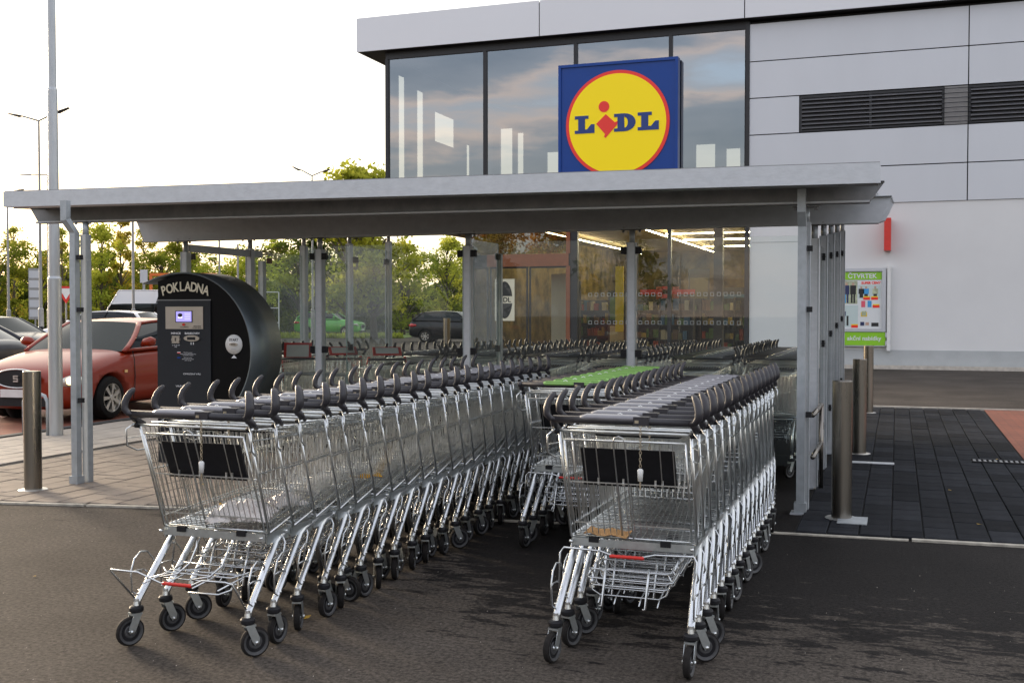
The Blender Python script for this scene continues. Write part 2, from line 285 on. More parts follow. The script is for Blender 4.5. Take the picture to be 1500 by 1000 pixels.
# ------------------------------------------------------------------ mesh helpers
class MB:
    def __init__(s): s.v = []; s.f = []; s.mi = []; s.mats = []; s.sm = []
    def mid(s, m):
        if m not in s.mats: s.mats.append(m)
        return s.mats.index(m)
    def add(s, vs, fs, m, smooth=False):
        b = len(s.v); s.v += [tuple(p) for p in vs]; k = s.mid(m)
        for f in fs: s.f.append(tuple(i+b for i in f)); s.mi.append(k); s.sm.append(smooth)
    def box(s, a, b, m, ch=0):
        x0, y0, z0 = a; x1, y1, z1 = b
        vs = [(x0,y0,z0),(x1,y0,z0),(x1,y1,z0),(x0,y1,z0),(x0,y0,z1),(x1,y0,z1),(x1,y1,z1),(x0,y1,z1)]
        s.add(vs, [(0,3,2,1),(4,5,6,7),(0,1,5,4),(1,2,6,5),(2,3,7,6),(3,0,4,7)], m)
    def tube(s, pts, r, m, n=6, cap=True, flat=None, closed=False):
        pts = [Vector(p) for p in pts]; rs = r if isinstance(r, (list, tuple)) else [r]*len(pts)
        k = len(pts); rings = []; u = None
        for i in range(k):
            if closed: d = (pts[(i+1) % k]-pts[i-1])
            else: d = pts[min(i+1, k-1)]-pts[max(i-1, 0)]
            if d.length < 1e-9: d = Vector((0,0,1))
            d.normalize()
            if u is None:
                u = d.cross(Vector((0,0,1)) if abs(d.z) < .9 else Vector((1,0,0))); u.normalize()
            else:
                u = (u - d*u.dot(d)); u.normalize()
            w_ = d.cross(u); fl = flat or (1, 1)
            rings.append([pts[i] + (u*math.cos(2*math.pi*(j+.5)/n)*fl[0] + w_*math.sin(2*math.pi*(j+.5)/n)*fl[1])*rs[i] for j in range(n)])
        vs = [p for ring in rings for p in ring]; fs = []
        for i in range(k if closed else k-1):
            for j in range(n):
                a = i*n+j; b_ = i*n+(j+1) % n; i2 = (i+1) % k
                fs.append((a, b_, i2*n+(j+1) % n, i2*n+j))
        if cap and not closed:
            fs.append(tuple(range(n-1, -1, -1))); fs.append(tuple((k-1)*n+j for j in range(n)))
        s.add(vs, fs, m, n >= 5)
    def cyl(s, c, r, h, m, n=16, axis='z', r2=None):
        c = Vector(c); r2 = r if r2 is None else r2
        ax = {'x': Vector((1,0,0)), 'y': Vector((0,1,0)), 'z': Vector((0,0,1))}[axis]
        s.tube([c-ax*h/2, c+ax*h/2], [r, r2], m, n)
    def lathe(s, prof, m, n=20, axis='x', c=(0,0,0), mats=None):
        # prof: (offset along axis, radius)
        c = Vector(c); vs = []
        for o_, r_ in prof:
            for j in range(n):
                t = 2*math.pi*j/n
                if axis == 'x': p = Vector((o_, r_*math.cos(t), r_*math.sin(t)))
                elif axis == 'y': p = Vector((r_*math.sin(t), o_, r_*math.cos(t)))
                else: p = Vector((r_*math.cos(t), r_*math.sin(t), o_))
                vs.append(c+p)
        for i in range(len(prof)-1):
            mm = mats[i] if mats else m
            b = len(s.v)
            s.add([vs[i*n+j] for j in range(n)]+[vs[(i+1)*n+j] for j in range(n)], [(j, (j+1) % n, n+(j+1) % n, n+j) for j in range(n)], mm, True)
    def prism(s, poly, y0, y1, m, side=None):
        # poly in (x,z), extruded along y
        n = len(poly); vs = [(x, y0, z) for x, z in poly]+[(x, y1, z) for x, z in poly]
        s.add(vs, [tuple(range(n)), tuple(range(2*n-1, n-1, -1))], m)
        s.add(vs, [(j, n+j, n+(j+1) % n, (j+1) % n) for j in range(n)], side or m)
    def mesh(s, name):
        me = bpy.data.meshes.new(name); me.from_pydata(s.v, [], s.f)
        for m in s.mats: me.materials.append(m)
        me.polygons.foreach_set('material_index', s.mi); me.polygons.foreach_set('use_smooth', s.sm)
        me.update(); return me
    def build(s, name, parent=None, **kw):
        return obj(name, s.mesh(name), parent, **kw)
def obj(name, me, parent=None, loc=None, rz=None, label=None, cat=None, group=None, kind=None, rot=None):
    o = bpy.data.objects.new(name, me); col.objects.link(o)
    if parent: o.parent = parent
    if loc is not None: o.location = loc
    if rz is not None: o.rotation_euler = (0, 0, rz)
    if rot is not None: o.rotation_euler = rot
    tag(o, label, cat, group, kind); return o
def tag(o, label=None, cat=None, group=None, kind=None):
    if label: o['label'] = label
    if cat: o['category'] = cat
    if group: o['group'] = group
    if kind: o['kind'] = kind
    return o
def empty(name, loc, rz=0, **kw):
    o = obj(name, None, None, loc, rz, **kw); o.empty_display_size = .2; return o
def copy_tree(o, parent=None):
    c = o.copy(); col.objects.link(c); c.parent = parent
    for ch in o.children: copy_tree(ch, c)
    return c
def text_mesh(name, body, size, m, ext=.002, align='CENTER', bold=0.0, sx=1.0):
    cu = bpy.data.curves.new(name, 'FONT'); cu.body = body; cu.size = size; cu.extrude = ext; cu.align_x = align; cu.align_y = 'CENTER'; cu.offset = bold; cu.resolution_u = 3
    t = bpy.data.objects.new(name, cu); col.objects.link(t); dg = bpy.context.evaluated_depsgraph_get()
    me = bpy.data.meshes.new_from_object(t.evaluated_get(dg)); bpy.data.objects.remove(t); me.materials.clear(); me.materials.append(m)
    me.transform(Matrix.Rotation(R(90), 4, 'X') @ Matrix.Diagonal((sx, 1, 1, 1))); return me
ORD = ['nearest', 'second', 'third', 'fourth', 'fifth', 'sixth', 'seventh', 'eighth', 'ninth', 'tenth', 'eleventh', 'twelfth', 'thirteenth', 'fourteenth', 'fifteenth', 'sixteenth', 'seventeenth', 'eighteenth', 'nineteenth', 'twentieth', 'twenty-first', 'twenty-second']

# ================================================================== GROUND
def sheet(name, poly, z, m, **kw):
    mb = MB(); mb.add([(x, y, z) for x, y in poly], [tuple(range(len(poly)))], m); return mb.build(name, kind='structure', **kw)
g = MB(); g.add([(-400,-300,0),(400,-300,0),(400,900,0),(-400,900,0)], [(0,1,2,3)], M['asphalt']); g.build('ground', kind='structure')
sheet('grass_field', [(-400, 76), (400, 76), (400, 880), (-400, 880)], .05, M['grass'])
# boundary of the paving follows the curve of the kerb line
EDGE = [(-14, 5.55), (-8.1, 6.48), (-6.63, 6.73), (-5.47, 6.96), (-4.0, 7.20), (-2.67, 7.37), (-.9, 7.57), (.77, 7.66), (2.6, 7.74)]
def edge(x):
    for (a, b), (c, d) in zip(EDGE, EDGE[1:]):
        if a <= x <= c: return b+(d-b)*(x-a)/(c-a)
    return EDGE[-1][1]
paver_cache = {}
def paver_mesh(wx, wy, m, key):
    k = (round(wx, 3), round(wy, 3), key)
    if k in paver_cache: return paver_cache[k]
    mb = MB(); c = .006; h = .020; a, b = wx/2, wy/2
    vs = [(-a,-b,0),(a,-b,0),(a,b,0),(-a,b,0),(-a,-b,h-.004),(a,-b,h-.004),(a,b,h-.004),(-a,b,h-.004),(-a+c,-b+c,h),(a-c,-b+c,h),(a-c,b-c,h),(-a+c,b-c,h)]
    mb.add(vs, [(0,1,5,4),(1,2,6,5),(2,3,7,6),(3,0,4,7),(4,5,9,8),(5,6,10,9),(6,7,11,10),(7,4,8,11),(8,9,10,11)], m)
    me = mb.mesh('paver'); paver_cache[k] = me; return me
def pave(parent, x0, x1, ylo, yhi, dx, dy, m, key, holes=()):
    n = round((x1-x0)/dx); cnt = 0
    for i in range(n):
        xa = x0+i*dx; xc = xa+dx/2; e0 = ylo(xc) if callable(ylo) else ylo
        y = e0 + (dy*.5 if i % 2 else dy*.98)*(.9+.1*rnd.random()); ys = [e0, round(y, 2)]
        while ys[-1] < yhi-dy*.3: ys.append(ys[-1]+dy)
        ys[-1] = min(ys[-1], yhi+.05)
        for ya, yb in zip(ys, ys[1:]):
            if yb-ya < .06: continue
            o = bpy.data.objects.new('paver', paver_mesh(dx-.008, round(yb-ya, 3)-.008, m, key)); col.objects.link(o); o.parent = parent
            o.location = (xc, (ya+yb)/2, rnd.uniform(-.002, .002)); o.rotation_euler = (rnd.uniform(-.004, .004), rnd.uniform(-.004, .004), rnd.uniform(-.004, .004)); cnt += 1
    return cnt
# left brown paving, pale strip, red parking paving
def bed(name, x0, x1, y1, m, z=.004):
    xs = [x0]+[p[0] for p in EDGE if x0 < p[0] < x1]+[x1]
    mb = MB(); pts = [(x, edge(x), z) for x in xs]+[(x1, y1, z), (x0, y1, z)]; mb.add(pts, [tuple(range(len(pts)))], m)
    return mb.build(name, kind='structure')
b1 = bed('brown_pavement', -8.12, -4.64, 12.0, M['joint_sand'])
n1 = pave(b1, -8.10, -4.66, lambda x: edge(x)+.01, 11.9, .24, .40, M['paver_brown'], 'b')
b2 = bed('pale_pavement', -9.95, -8.125, 17.0, M['joint_sand'])
n2 = pave(b2, -9.93, -8.13, lambda x: edge(x)+.01, 15.5, .24, .40, M['paver_pale'], 'p')
mb = MB(); 
for i in range(12):
    ya = 6.2+i*1.0; mb.box((-10.10, ya, 0), (-9.955, ya+.99, .032), M['kerb_dark'])
mb.build('dark_edging_strip', kind='structure')
sheet('red_parking_pavement', [(-18, 5.6), (-10.11, 6.2), (-10.11, 19), (-18, 19)], .012, M['red_brick'])
# right charcoal paving
b3 = bed('charcoal_pavement', -.655, 2.6, 18.0, M['joint_dark'])
n3 = pave(b3, -.645, 1.20, lambda x: edge(x)+.01, 17.9, .205, .42, M['paver_dark'], 'd')
n4 = pave(b3, 1.205, 2.40, lambda x: edge(x)+.01, 11.4, .24, .42, M['paver_dark'], 'd')
sheet('red_block_pavement', [(1.21, 11.5), (6, 11.5), (6, 18.05), (1.25, 18.05)], .014, M['red_brick'])
# pale edging blocks between asphalt and paving
es = MB()
k = 0; xx = -9.9
while xx < 2.6:
    x2 = xx+.98; ya, yb = edge(xx), edge(x2)
    z = .014 if xx < -4.7 or xx > -.9 else .008
    vs = [(xx, ya-.05, 0), (x2, yb-.05, 0), (x2, yb, 0), (xx, ya, 0), (xx, ya-.05, z), (x2, yb-.05, z), (x2, yb, z), (xx, ya, z)]
    es.add(vs, [(4,5,6,7),(0,1,5,4),(2,3,7,6),(1,2,6,5),(3,0,4,7)], M['kerb_white']); xx += 1.0
es.build('edging_strip', kind='structure')
mb = MB(); mb.box((-.65, 18.06, 0), (6, 18.12, .03), M['concrete']); mb.build('far_edging_strip', kind='structure')
mb = MB(); mb.box((-4.2, 30.33, 0), (14, 30.5, .10), M['concrete']); mb.build('wall_foot_kerb', kind='structure')
# small drain grate, cover plates
dg_ = empty('drain_grate', (1.02, 11.72, .02), .0, label='long dark slotted drain grate set in the charcoal pavers at right', cat='drain grate')
mb = MB(); mb.box((-.32, -.09, 0), (.32, -.075, .014), M['gap']); mb.box((-.32, .075, 0), (.32, .09, .014), M['gap']); mb.box((-.32, -.075, -.01), (.32, .075, .001), M['gap']); mb.build('grate_frame', dg_)
bar = MB(); bar.box((-.012, -.074, 0), (.012, .074, .012), M['galv_dark']); bm_ = bar.mesh('grate_bar')
for i in range(13): obj('grate_bar', bm_, dg_, (-.29+i*.0483, 0, .001))
mb = MB(); mb.box((-.20, -.06, 0), (.20, .06, .006), M['galv_light']); mb.build('cover_strip', label='narrow pale metal strip lying across the charcoal pavers behind the bollards', cat='metal strip').location = (-.22, 11.25, .021)
mb = MB(); mb.box((-.10, -.14, 0), (.10, .14, .006), M['galv']); mb.build('cover_plate', label='small square grey cover plate beside the foot of the nearest right bollard', cat='cover plate').location = (-.29, 8.08, .022)

# ================================================================== SHELTER
sh = empty('trolley_shelter', (-3.9, 9.0, 0), 0, label='long galvanised steel trolley shelter with flat roof and glass side panels', cat='trolley shelter')
OX, OY = 3.9, -9.0
def sp_(mb, name, **kw):
    o = mb.build(name, sh, **kw); o.location = (OX, OY, 0); return o
ROWS = [8.42, 9.6, 10.8, 12.0, 13.2, 14.4]
def zb(y): return 2.24+(y-9.6)*.083 if y > 9 else 2.29
XL = [-6.99, -5.41, -3.83, -2.25, -.67]
# front gutter fascia
f = MB()
f.box((-7.755, 7.93, 2.385), (-.12, 8.00, 2.525), M['galv_light']); 
f.box((-7.74, 8.001, 2.385), (-.135, 8.10, 2.392), M['galv_light'])
f.box((-7.75, 7.94, 2.526), (-.125, 8.02, 2.532), M['galv_dark']); fas = sp_(f, 'gutter_fascia')
# the fascia falls gently to the left as in the photo: lift left end slightly
for v in fas.data.vertices:
    t_ = (-.12-v.co.x)/7.635; v.co.z += .078*t_
# beams (C sections with bevelled ends), one object each
for i, y in enumerate(ROWS):
    z0 = zb(y); H_ = .215 if i else .145; x0, x1 = (-7.90, -.10) if i == 0 else (-7.60, -.055)
    if i == 0: z0 = 2.30
    b = MB(); t = .10
    pts = [(x0, z0+H_), (x1, z0+H_), (x1-t, z0), (x0+t, z0)]
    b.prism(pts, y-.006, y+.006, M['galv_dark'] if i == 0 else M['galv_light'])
    for (za, zc, inset) in ((z0-.006, z0, t), (z0+H_, z0+H_+.006, 0)):
        b.box((x0+inset, y-.045, za), (x1-inset, y+.045, zc), M['galv'] if i else M['galv_dark'])
    b.box((x0+t, y-.047, z0-.001), (x1-t, y-.043, z0+.012), M['galv_light'])
    for X in XL:   # bolts on the flange
        for dx in (-.07, .07): b.cyl((X+dx, y-.03, z0+.008), .010, .018, M['galv_dark'], 6)
    o = sp_(b, 'beam')
    if i == 0:
        for v in o.data.vertices: v.co.z += .055*(-.1-v.co.x)/7.8
# roof sheets: trapezoidal metal deck rising gently towards the back
rf = MB()
pitch = .25; xs = np.arange(-7.72, -.42, pitch)
def zr(y): return 2.475 if y < 8.05 else 2.475+(y-8.05)*.068
prof = []
for x in xs:
    prof += [(x, 0), (x+.11, 0), (x+.14, .035), (x+.22, .035)]
for (ya, yb) in ((8.03, 15.1),):
    vs = []; n = len(prof)
    for y in (ya, yb): vs += [(x, y, zr(y)+dz) for x, dz in prof]
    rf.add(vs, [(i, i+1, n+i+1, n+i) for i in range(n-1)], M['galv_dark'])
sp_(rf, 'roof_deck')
for X in (-7.72, -.245):
    e_ = MB(); vs = [(X-.01, 8.03, zr(8.03)-.02), (X+.01, 8.03, zr(8.03)-.02), (X+.01, 15.1, zr(15.1)-.02), (X-.01, 15.1, zr(15.1)-.02)]
    vs += [(a, b, c+.07) for a, b, c in vs]; e_.add(vs, [(0,3,2,1),(4,5,6,7),(0,1,5,4),(1,2,6,5),(2,3,7,6),(3,0,4,7)], M['galv']); sp_(e_, 'roof_edge_trim')
bk = MB(); bk.box((-7.74, 15.1, zr(15.1)-.05), (-.26, 15.13, zr(15.1)+.10), M['galv_light']); sp_(bk, 'rear_fascia')
# posts
def post(X, y, w_=.078, top=None, name='post', m='galv', base=True):
    b = MB(); z1 = top or zb(y)-.008; h = w_/2
    zs = z1-.11
    b.box((X-h, y-h, 0), (X-h+.010, y+h, zs), M[m]); b.box((X+h-.010, y-h, 0), (X+h, y+h, zs), M[m])
    b.box((X-h+.010, y-h+.004, 0), (X+h-.010, y-h+.014, zs), M['galv_light'] if m == 'galv' else M[m]); b.box((X-h+.010, y+h-.014, 0), (X+h-.010, y+h-.004, zs), M[m])
    if not top:
        b.cyl((X, y, z1-.06), .027, .118, M['galv'], 10)
        b.box((X-.095, y-.045, z1), (X+.095, y+.045, z1+.006), M['galv_dark'])
        for dx in (-.075, .075):
            b.cyl((X+dx, y-.03, z1-.012), .012, .022, M['galv_dark'], 6)
    b.box((X-h-.02, y-h-.02, 0), (X+h+.02, y+h+.02, .012), M['galv'])
    return sp_(b, name)
post(-6.665, 7.74, .062, m='galv'); post(-.655, 8.47, .07)
for X in XL: post(X, 9.6)
for y in ROWS[2:]:
    post(-.67, y, .076); post(-6.99, y, .076)
# downpipes at the front corners
def downpipe(xb, yb, zt, name='downpipe'):
    b = MB(); x0 = xb
    b.tube([(x0, yb, .0), (x0, yb, zt-.27), (x0-.03 if xb < -3 else x0, yb-.07, zt-.16), (x0-.03 if xb < -3 else x0, yb-.07, zt)], .056, M['galv'], 4, flat=(.75, .75))
    b.box((x0-.044, yb-.044, 0), (x0+.044, yb+.044, .085), M['galv']); b.box((x0-.07, yb-.07, 0), (x0+.07, yb+.07, .012), M['galv_light'])
    for z in (.72, 1.5, 1.95): b.box((x0+.035, yb-.02, z), (x0+.075, yb+.02, z+.04), M['gap'])
    return sp_(b, name)
downpipe(-6.69, 7.63, 2.45); downpipe(-.672, 8.36, 2.40)
# glass panels with clamps
def glass_panel(a, b_, z0, z1, name='glass_panel', gm='glass_shelter'):
    ax, ay = a; bx, by = b_; mb = MB(); d = Vector((bx-ax, by-ay, 0)).normalized(); nrm = Vector((-d.y, d.x, 0))*.005
    p = [Vector((ax, ay, z0)), Vector((bx, by, z0)), Vector((bx, by, z1)), Vector((ax, ay, z1))]
    mb.add([q-nrm for q in p]+[q+nrm for q in p], [(0,1,2,3)], M[gm])
    # polished green edges
    e = d*.004
    for q, s in ((p[0], 1), (p[1], -1)):
        mb.add([q-nrm, q+nrm, q+nrm+Vector((0,0,z1-z0)), q-nrm+Vector((0,0,z1-z0))], [(0,1,2,3)], M['glass_edge'])
    mb.add([p[3]-nrm, p[3]+nrm, p[2]+nrm, p[2]-nrm], [(0,1,2,3)], M['glass_edge'])
    return sp_(mb, name)
CL = MB(); CL.box((-.028, -.018, -.032), (.028, .018, .032), M['black']); CL.cyl((0, -.02, 0), .006, .005, M['black'], 8, 'y'); cl_me = CL.mesh('glass_clamp')
def clamp(x, y, z, rz=0): obj('glass_clamp', cl_me, sh, (x+OX, y+OY, z), rz)
for Xa, Xb in zip(XL[1:-1], XL[2:]):
    glass_panel((Xa+.055, 9.6), (Xb-.055, 9.6), .18, 2.15)
glass_panel((-5.41-.055, 9.6), (-6.15, 9.6), .18, 2.15)
for X in XL[1:-1]:
    for s in (-1, 1):
        for z in (.35, 1.13, 2.05): clamp(X+s*.066, 9.575, z)
for ya, yb in zip(ROWS[1:], ROWS[2:]):
    glass_panel((-.67, ya+.055), (-.67, yb-.055), .18, zb(ya)-.14)
    for z in (.35, 1.13, 1.95):
        clamp(-.67, ya+.062, z+.06*(ya-9.6), R(90)); clamp(-.67, yb-.062, z+.06*(yb-9.6), R(90))
glass_panel((-6.99, 11.12), (-6.99, 11.95), .18, 2.20)
glass_panel((-6.99, 12.06), (-6.99, 13.14), .18, 2.30)
clamp(-6.99+.02, 9.69, 2.08, 0); clamp(-6.95, 11.14, 2.10, 0); clamp(-6.95, 11.14, 1.13, 0)
for X, ya, yb in ((-5.41, 10.15, 11.1), (-3.83, 9.66, 10.42)):
    glass_panel((X, ya), (X, yb), .18, 2.19, gm='glass_free'); post(X, yb+.045, .05, top=2.2, name='glass_end_post')
    clamp(X, yb-.02, 2.06, R(90)); clamp(X, ya+.08 if X < -5 else yb-.02, 1.13, R(90)); 
    if X < -5: clamp(X+.0, ya+.2, 2.05, 0)
# portal frame bar on the left side
b = MB(); b.box((-7.02, 9.64, 2.13), (-6.96, 11.02, 2.205), M['galv']); sp_(b, 'portal_bar')
post(-6.99, 11.05, .065, top=2.205, name='portal_post')
# guide hoop on the right
b = MB()
for z in (.72, .40): b.tube([(-.60, 8.55, z), (-.60, 9.52, z)], .019, M['stainless'], 8)
b.tube([(-.60, 9.53, 0), (-.60, 9.53, .72)], .019, M['stainless'], 8); b.cyl((-.60, 9.53, .01), .06, .014, M['stainless_flat'], 14)
sp_(b, 'guide_rail')

# ================================================================== TROLLEY
WR = .0026
def lerp(a, b, t): return tuple(a[i]+(b[i]-a[i])*t for i in range(3))
RT, RB, FT, FB = (.285, .04, .985), (.280, .205, .505), (.205, .92, .93), (.175, .86, .585)
def mx(p): return (-p[0], p[1], p[2])
def wires_basket(fine=1):
    b = MB(); c = M['chrome']; n = 3; WR = (.0026 if fine == 1 else .0024) if fine else .0042; NS = (29 if fine == 1 else 21) if fine else 12; NF = 16 if fine == 1 else 10 if fine else 8; NG = (30 if fine == 1 else 22) if fine else 12
    for s in (1, -1):
        f_ = (lambda p: p) if s == 1 else mx
        b.tube([f_(RT), f_(RB)], .0065, c, 6)
        b.tube([f_(RT), f_(FT)], .0048, c, 5); b.tube([f_(RB), f_(FB)], .0048, c, 5)
        for t in (.42,):
            b.tube([f_(lerp(RT, RB, t)), f_(lerp(FT, FB, t))], .0036, c, 4)
        b.tube([f_(lerp(RT, RB, .90)), f_(lerp(FT, FB, .90))], .003, c, 4)
        b.tube([f_(lerp(RT, RB, .10)), f_(lerp(FT, FB, .10))], .003, c, 4)
        for i in range(1, NS):
            t = i/NS; b.tube([f_(lerp(RT, FT, t)), f_(lerp(RB, FB, t))], WR, c, n, cap=False)
        # small side ears by the handle
        b.tube([f_((.30, .02, 1.0)), f_((.325, -.005, .975)), f_((.325, .0, .90)), f_((.31, .05, .875)), f_((.285, .08, .88))], .004, c, 5)
        b.tube([f_((.323, 0, .935)), f_((.284, .06, .94))], .003, c, 4)
        # top hinge knuckle
        b.cyl(f_((.292, .03, .99)), .012, .02, M['black'], 8, 'x')
        b.cyl(f_((.30, .03, .99)), .008, .03, c, 8, 'x')
    # front wall
    b.tube([FT, mx(FT)], .0048, c, 5); b.tube([FB, mx(FB)], .0048, c, 5); b.tube([lerp(FT, FB, .45), mx(lerp(FT, FB, .45))], .0036, c, 4)
    for i in range(0, 14):
        t = i/13; b.tube([lerp(FT, mx(FT), t), lerp(FB, mx(FB), t)], WR, c, n, cap=False)
    # floor grid
    for i in range(0, NF+1):
        t = i/NF; b.tube([lerp(RB, mx(RB), t), lerp(FB, mx(FB), t)], WR*.95, c, n, cap=False)
    for i in range(0, NG):
        t = i/(NG-1); p = lerp(RB, FB, t); b.tube([p, mx(p)], WR*(1.5 if i % 5 == 0 else .85), c, n, cap=False)
    return b
def gate(down=True):
    b = MB(); c = M['chrome']
    if down: T0, B0 = (.262, .035, .955), (.260, .200, .512)
    else: T0, B0 = (.25, .045, .965), (.225, .50, .90)
    b.tube([T0, B0], .0042, c, 5); b.tube([mx(T0), mx(B0)], .0042, c, 5)
    b.tube([T0, mx(T0)], .0050, c, 6); b.tube([B0, mx(B0)], .0045, c, 5)
    for t in ((.43, .86) if down else (.3, .6, .85)): b.tube([lerp(T0, B0, t), mx(lerp(T0, B0, t))], .0034, c, 4)
    ts = [i/19 for i in range(1, 19)]
    for k_, t in enumerate(ts):
        a_ = lerp(T0, mx(T0), t); z_ = lerp(B0, mx(B0), t)
        top = lerp(a_, z_, .43) if down and k_ not in (1, 3, 13, 15, 17) else a_
        b.tube([top, z_], WR, c, 3, cap=False)
    if down:  # raised centre loop
        p = lambda x, t: lerp((x, T0[1]-.004, T0[2]), (x, B0[1]-.004, B0[2]), t)
        b.tube([p(-.045, 1.0), p(-.045, .02), p(-.040, -.03), p(-.02, -.05), p(-.0, -.03), p(.005, .02), p(.005, 1.0)], .0032, c, 5)
        # rear upper rails
    b2 = b
    b2.tube([(-.285, .028, .993), (.285, .028, .993)], .0058, c, 6)
    b2.tube([(-.265, .10, .999), (.27, .10, .999)], .0048, c, 6)
    return b
def seat_flap(down=True):
    b = MB()
    if down:
        for (x0, x1, zt) in ((-.205, -.178, .895), (-.168, -.135, .905), (-.125, .025, .910), (.045, .125, .905), (.135, .165, .902), (.172, .205, .895)):
            pass
        vs = lambda x, t, y: (x, .085+.125*t+y, .915-.16*t)
        b.add([vs(-.205, 0, 0), vs(.205, 0, 0), vs(.205, 1, -.06), vs(-.205, 1, -.06), vs(-.205, 0, .012), vs(.205, 0, .012), vs(.205, 1, -.048), vs(-.205, 1, -.048)],
              [(0,3,2,1)[::-1],(4,5,6,7),(0,1,5,4),(1,2,6,5),(2,3,7,6),(3,0,4,7)], M['black'])
        b.tube([vs(-.205, 1, -.062), vs(.205, 1, -.062)], .009, M['black'], 6)
        b.tube([vs(-.25, 1.02, -.05), vs(.25, 1.02, -.05)], .0035, M['chrome'], 5)
        for x in (-.13, -.02, .12, .15): b.box((x-.004, .11, .755), (x+.004, .118, .785), M['chrome'])
    else:
        b.box((-.19, .10, .945), (.19, .30, .953), M['black'])
    return b
def handle_mb(green=False, horns=True):
    b = MB(); h = M['handle']
    b.tube([(-.30, 0, 1.045), (.30, 0, 1.045)], .0165, h, 10)
    if green:
        b.tube([(-.15, .004, 1.052), (-.135, .004, 1.053), (.155, .004, 1.053), (.17, .004, 1.052)], [.012, .019, .019, .012], M['handle_green'], 10, flat=(1.35, .8))
        b.box((-.13, -.018, 1.060), (.15, .030, 1.0675), M['handle_green'])
    else:
        b.tube([(-.19, .006, 1.050), (-.15, .008, 1.056), (.06, .008, 1.056), (.10, .006, 1.050)], [.012, .0205, .0205, .012], M['handle_clip'], 10, flat=(1.45, .82))
    for s in (-1, 1):
        # arm down to the basket rim
        b.tube([(s*.298, .0, 1.045), (s*.306, .035, 1.015), (s*.296, .085, .992)], [.0185, .016, .010], h, 8)
        if horns:
            b.tube([(s*.286, 0, 1.043), (s*.310, -.008, 1.047), (s*.325, -.014, 1.066), (s*.326, -.013, 1.092), (s*.320, -.004, 1.118), (s*.309, .008, 1.140), (s*.300, .018, 1.153), (s*.297, .022, 1.156)],
                   [.016, .019, .0225, .0225, .0215, .020, .015, .006], h, 9, flat=(1.0, .68))
        else:
            b.cyl((s*.303, 0, 1.045), .0185, .022, h, 10, 'x')
    b.tube([(-.03, .02, 1.055), (-.028, .03, 1.068), (-.015, .034, 1.074), (-.002, .03, 1.068), (0, .02, 1.055)], .0025, M['chrome'], 5)
    return b
def lock_mb():
    b = MB(); b.box((.055, -.026, 1.031), (.12, .026, 1.066), M['handle']); b.box((.062, -.029, 1.040), (.078, -.026, 1.052), M['brass']); return b
def chain_mb():
    b = MB()
    for i in range(13):
        z = 1.025-i*.0135
        if i % 2: pts = [(.085, -.022+.0048*math.cos(t), z+.0085*math.sin(t)) for t in np.linspace(0, 2*math.pi, 9)[:-1]]
        else: pts = [(.085+.0048*math.cos(t), -.022, z+.0085*math.sin(t)) for t in np.linspace(0, 2*math.pi, 9)[:-1]]
        b.tube(pts, .0017, M['brass'], 4, closed=True)
    return b
def key_mb():
    b = MB(); b.tube([(.085, -.022, .852), (.085, -.022, .846), (.085, -.022, .800)], [.006, .0125, .010], M['white_plastic'], 8); b.box((.082, -.024, .765), (.088, -.020, .80), M['brass']); return b
def chassis_mb():
    b = MB(); t = M['tube']
    for s in (-1, 1):
        b.tube([(s*.292, .015, .175), (s*.291, .022, .20), (s*.280, .235, .425), (s*.276, .265, .455), (s*.268, .315, .470), (s*.235, .60, .515), (s*.228, .66, .50), (s*.222, .71, .42), (s*.222, .80, .165)],
               [.0145]*5+[.013]*4, t, 8, flat=(.85, 1.2))
        # gusset plate under basket
        b.box((s*.273-.003, .195, .455), (s*.273+.003, .38, .503), M['plate_zinc'])
        b.cyl((s*.268, .16, .49), .007, .014, M['chrome'], 6, 'x')
        b.cyl((s*.295, .05, .235), .006, .03, M['chrome'], 6, 'x')
    b.box((-.272, .183, .468), (.272, .189, .503), M['plate_zinc']); b.box((-.272, .189, .468), (.272, .245, .471), M['plate_zinc'])
    for x in (-.17, .15): b.box((x-.022, .173, .488), (x+.022, .195, .512), M['black'])
    b.tube([(-.245, .5, .50), (.245, .5, .50)], .010, t, 6)
    return b
def loops_mb():
    b = MB(); c = M['tube']
    for s in (-1, 1):
        x = s*.300
        b.tube([(x, .045, .215), (x+s*.006, .0, .24), (x+s*.008, -.005, .33), (x+s*.008, .02, .385), (x+s*.006, .06, .41), (x, .10, .405), (x, .135, .37), (x-s*.008, .14, .355)], .0042, c, 6)
        b.tube([(x, .10, .31), (x+s*.01, .085, .325), (x+s*.008, .03, .33), (x+s*.008, -.004, .325)], .0036, c, 5)
    return b
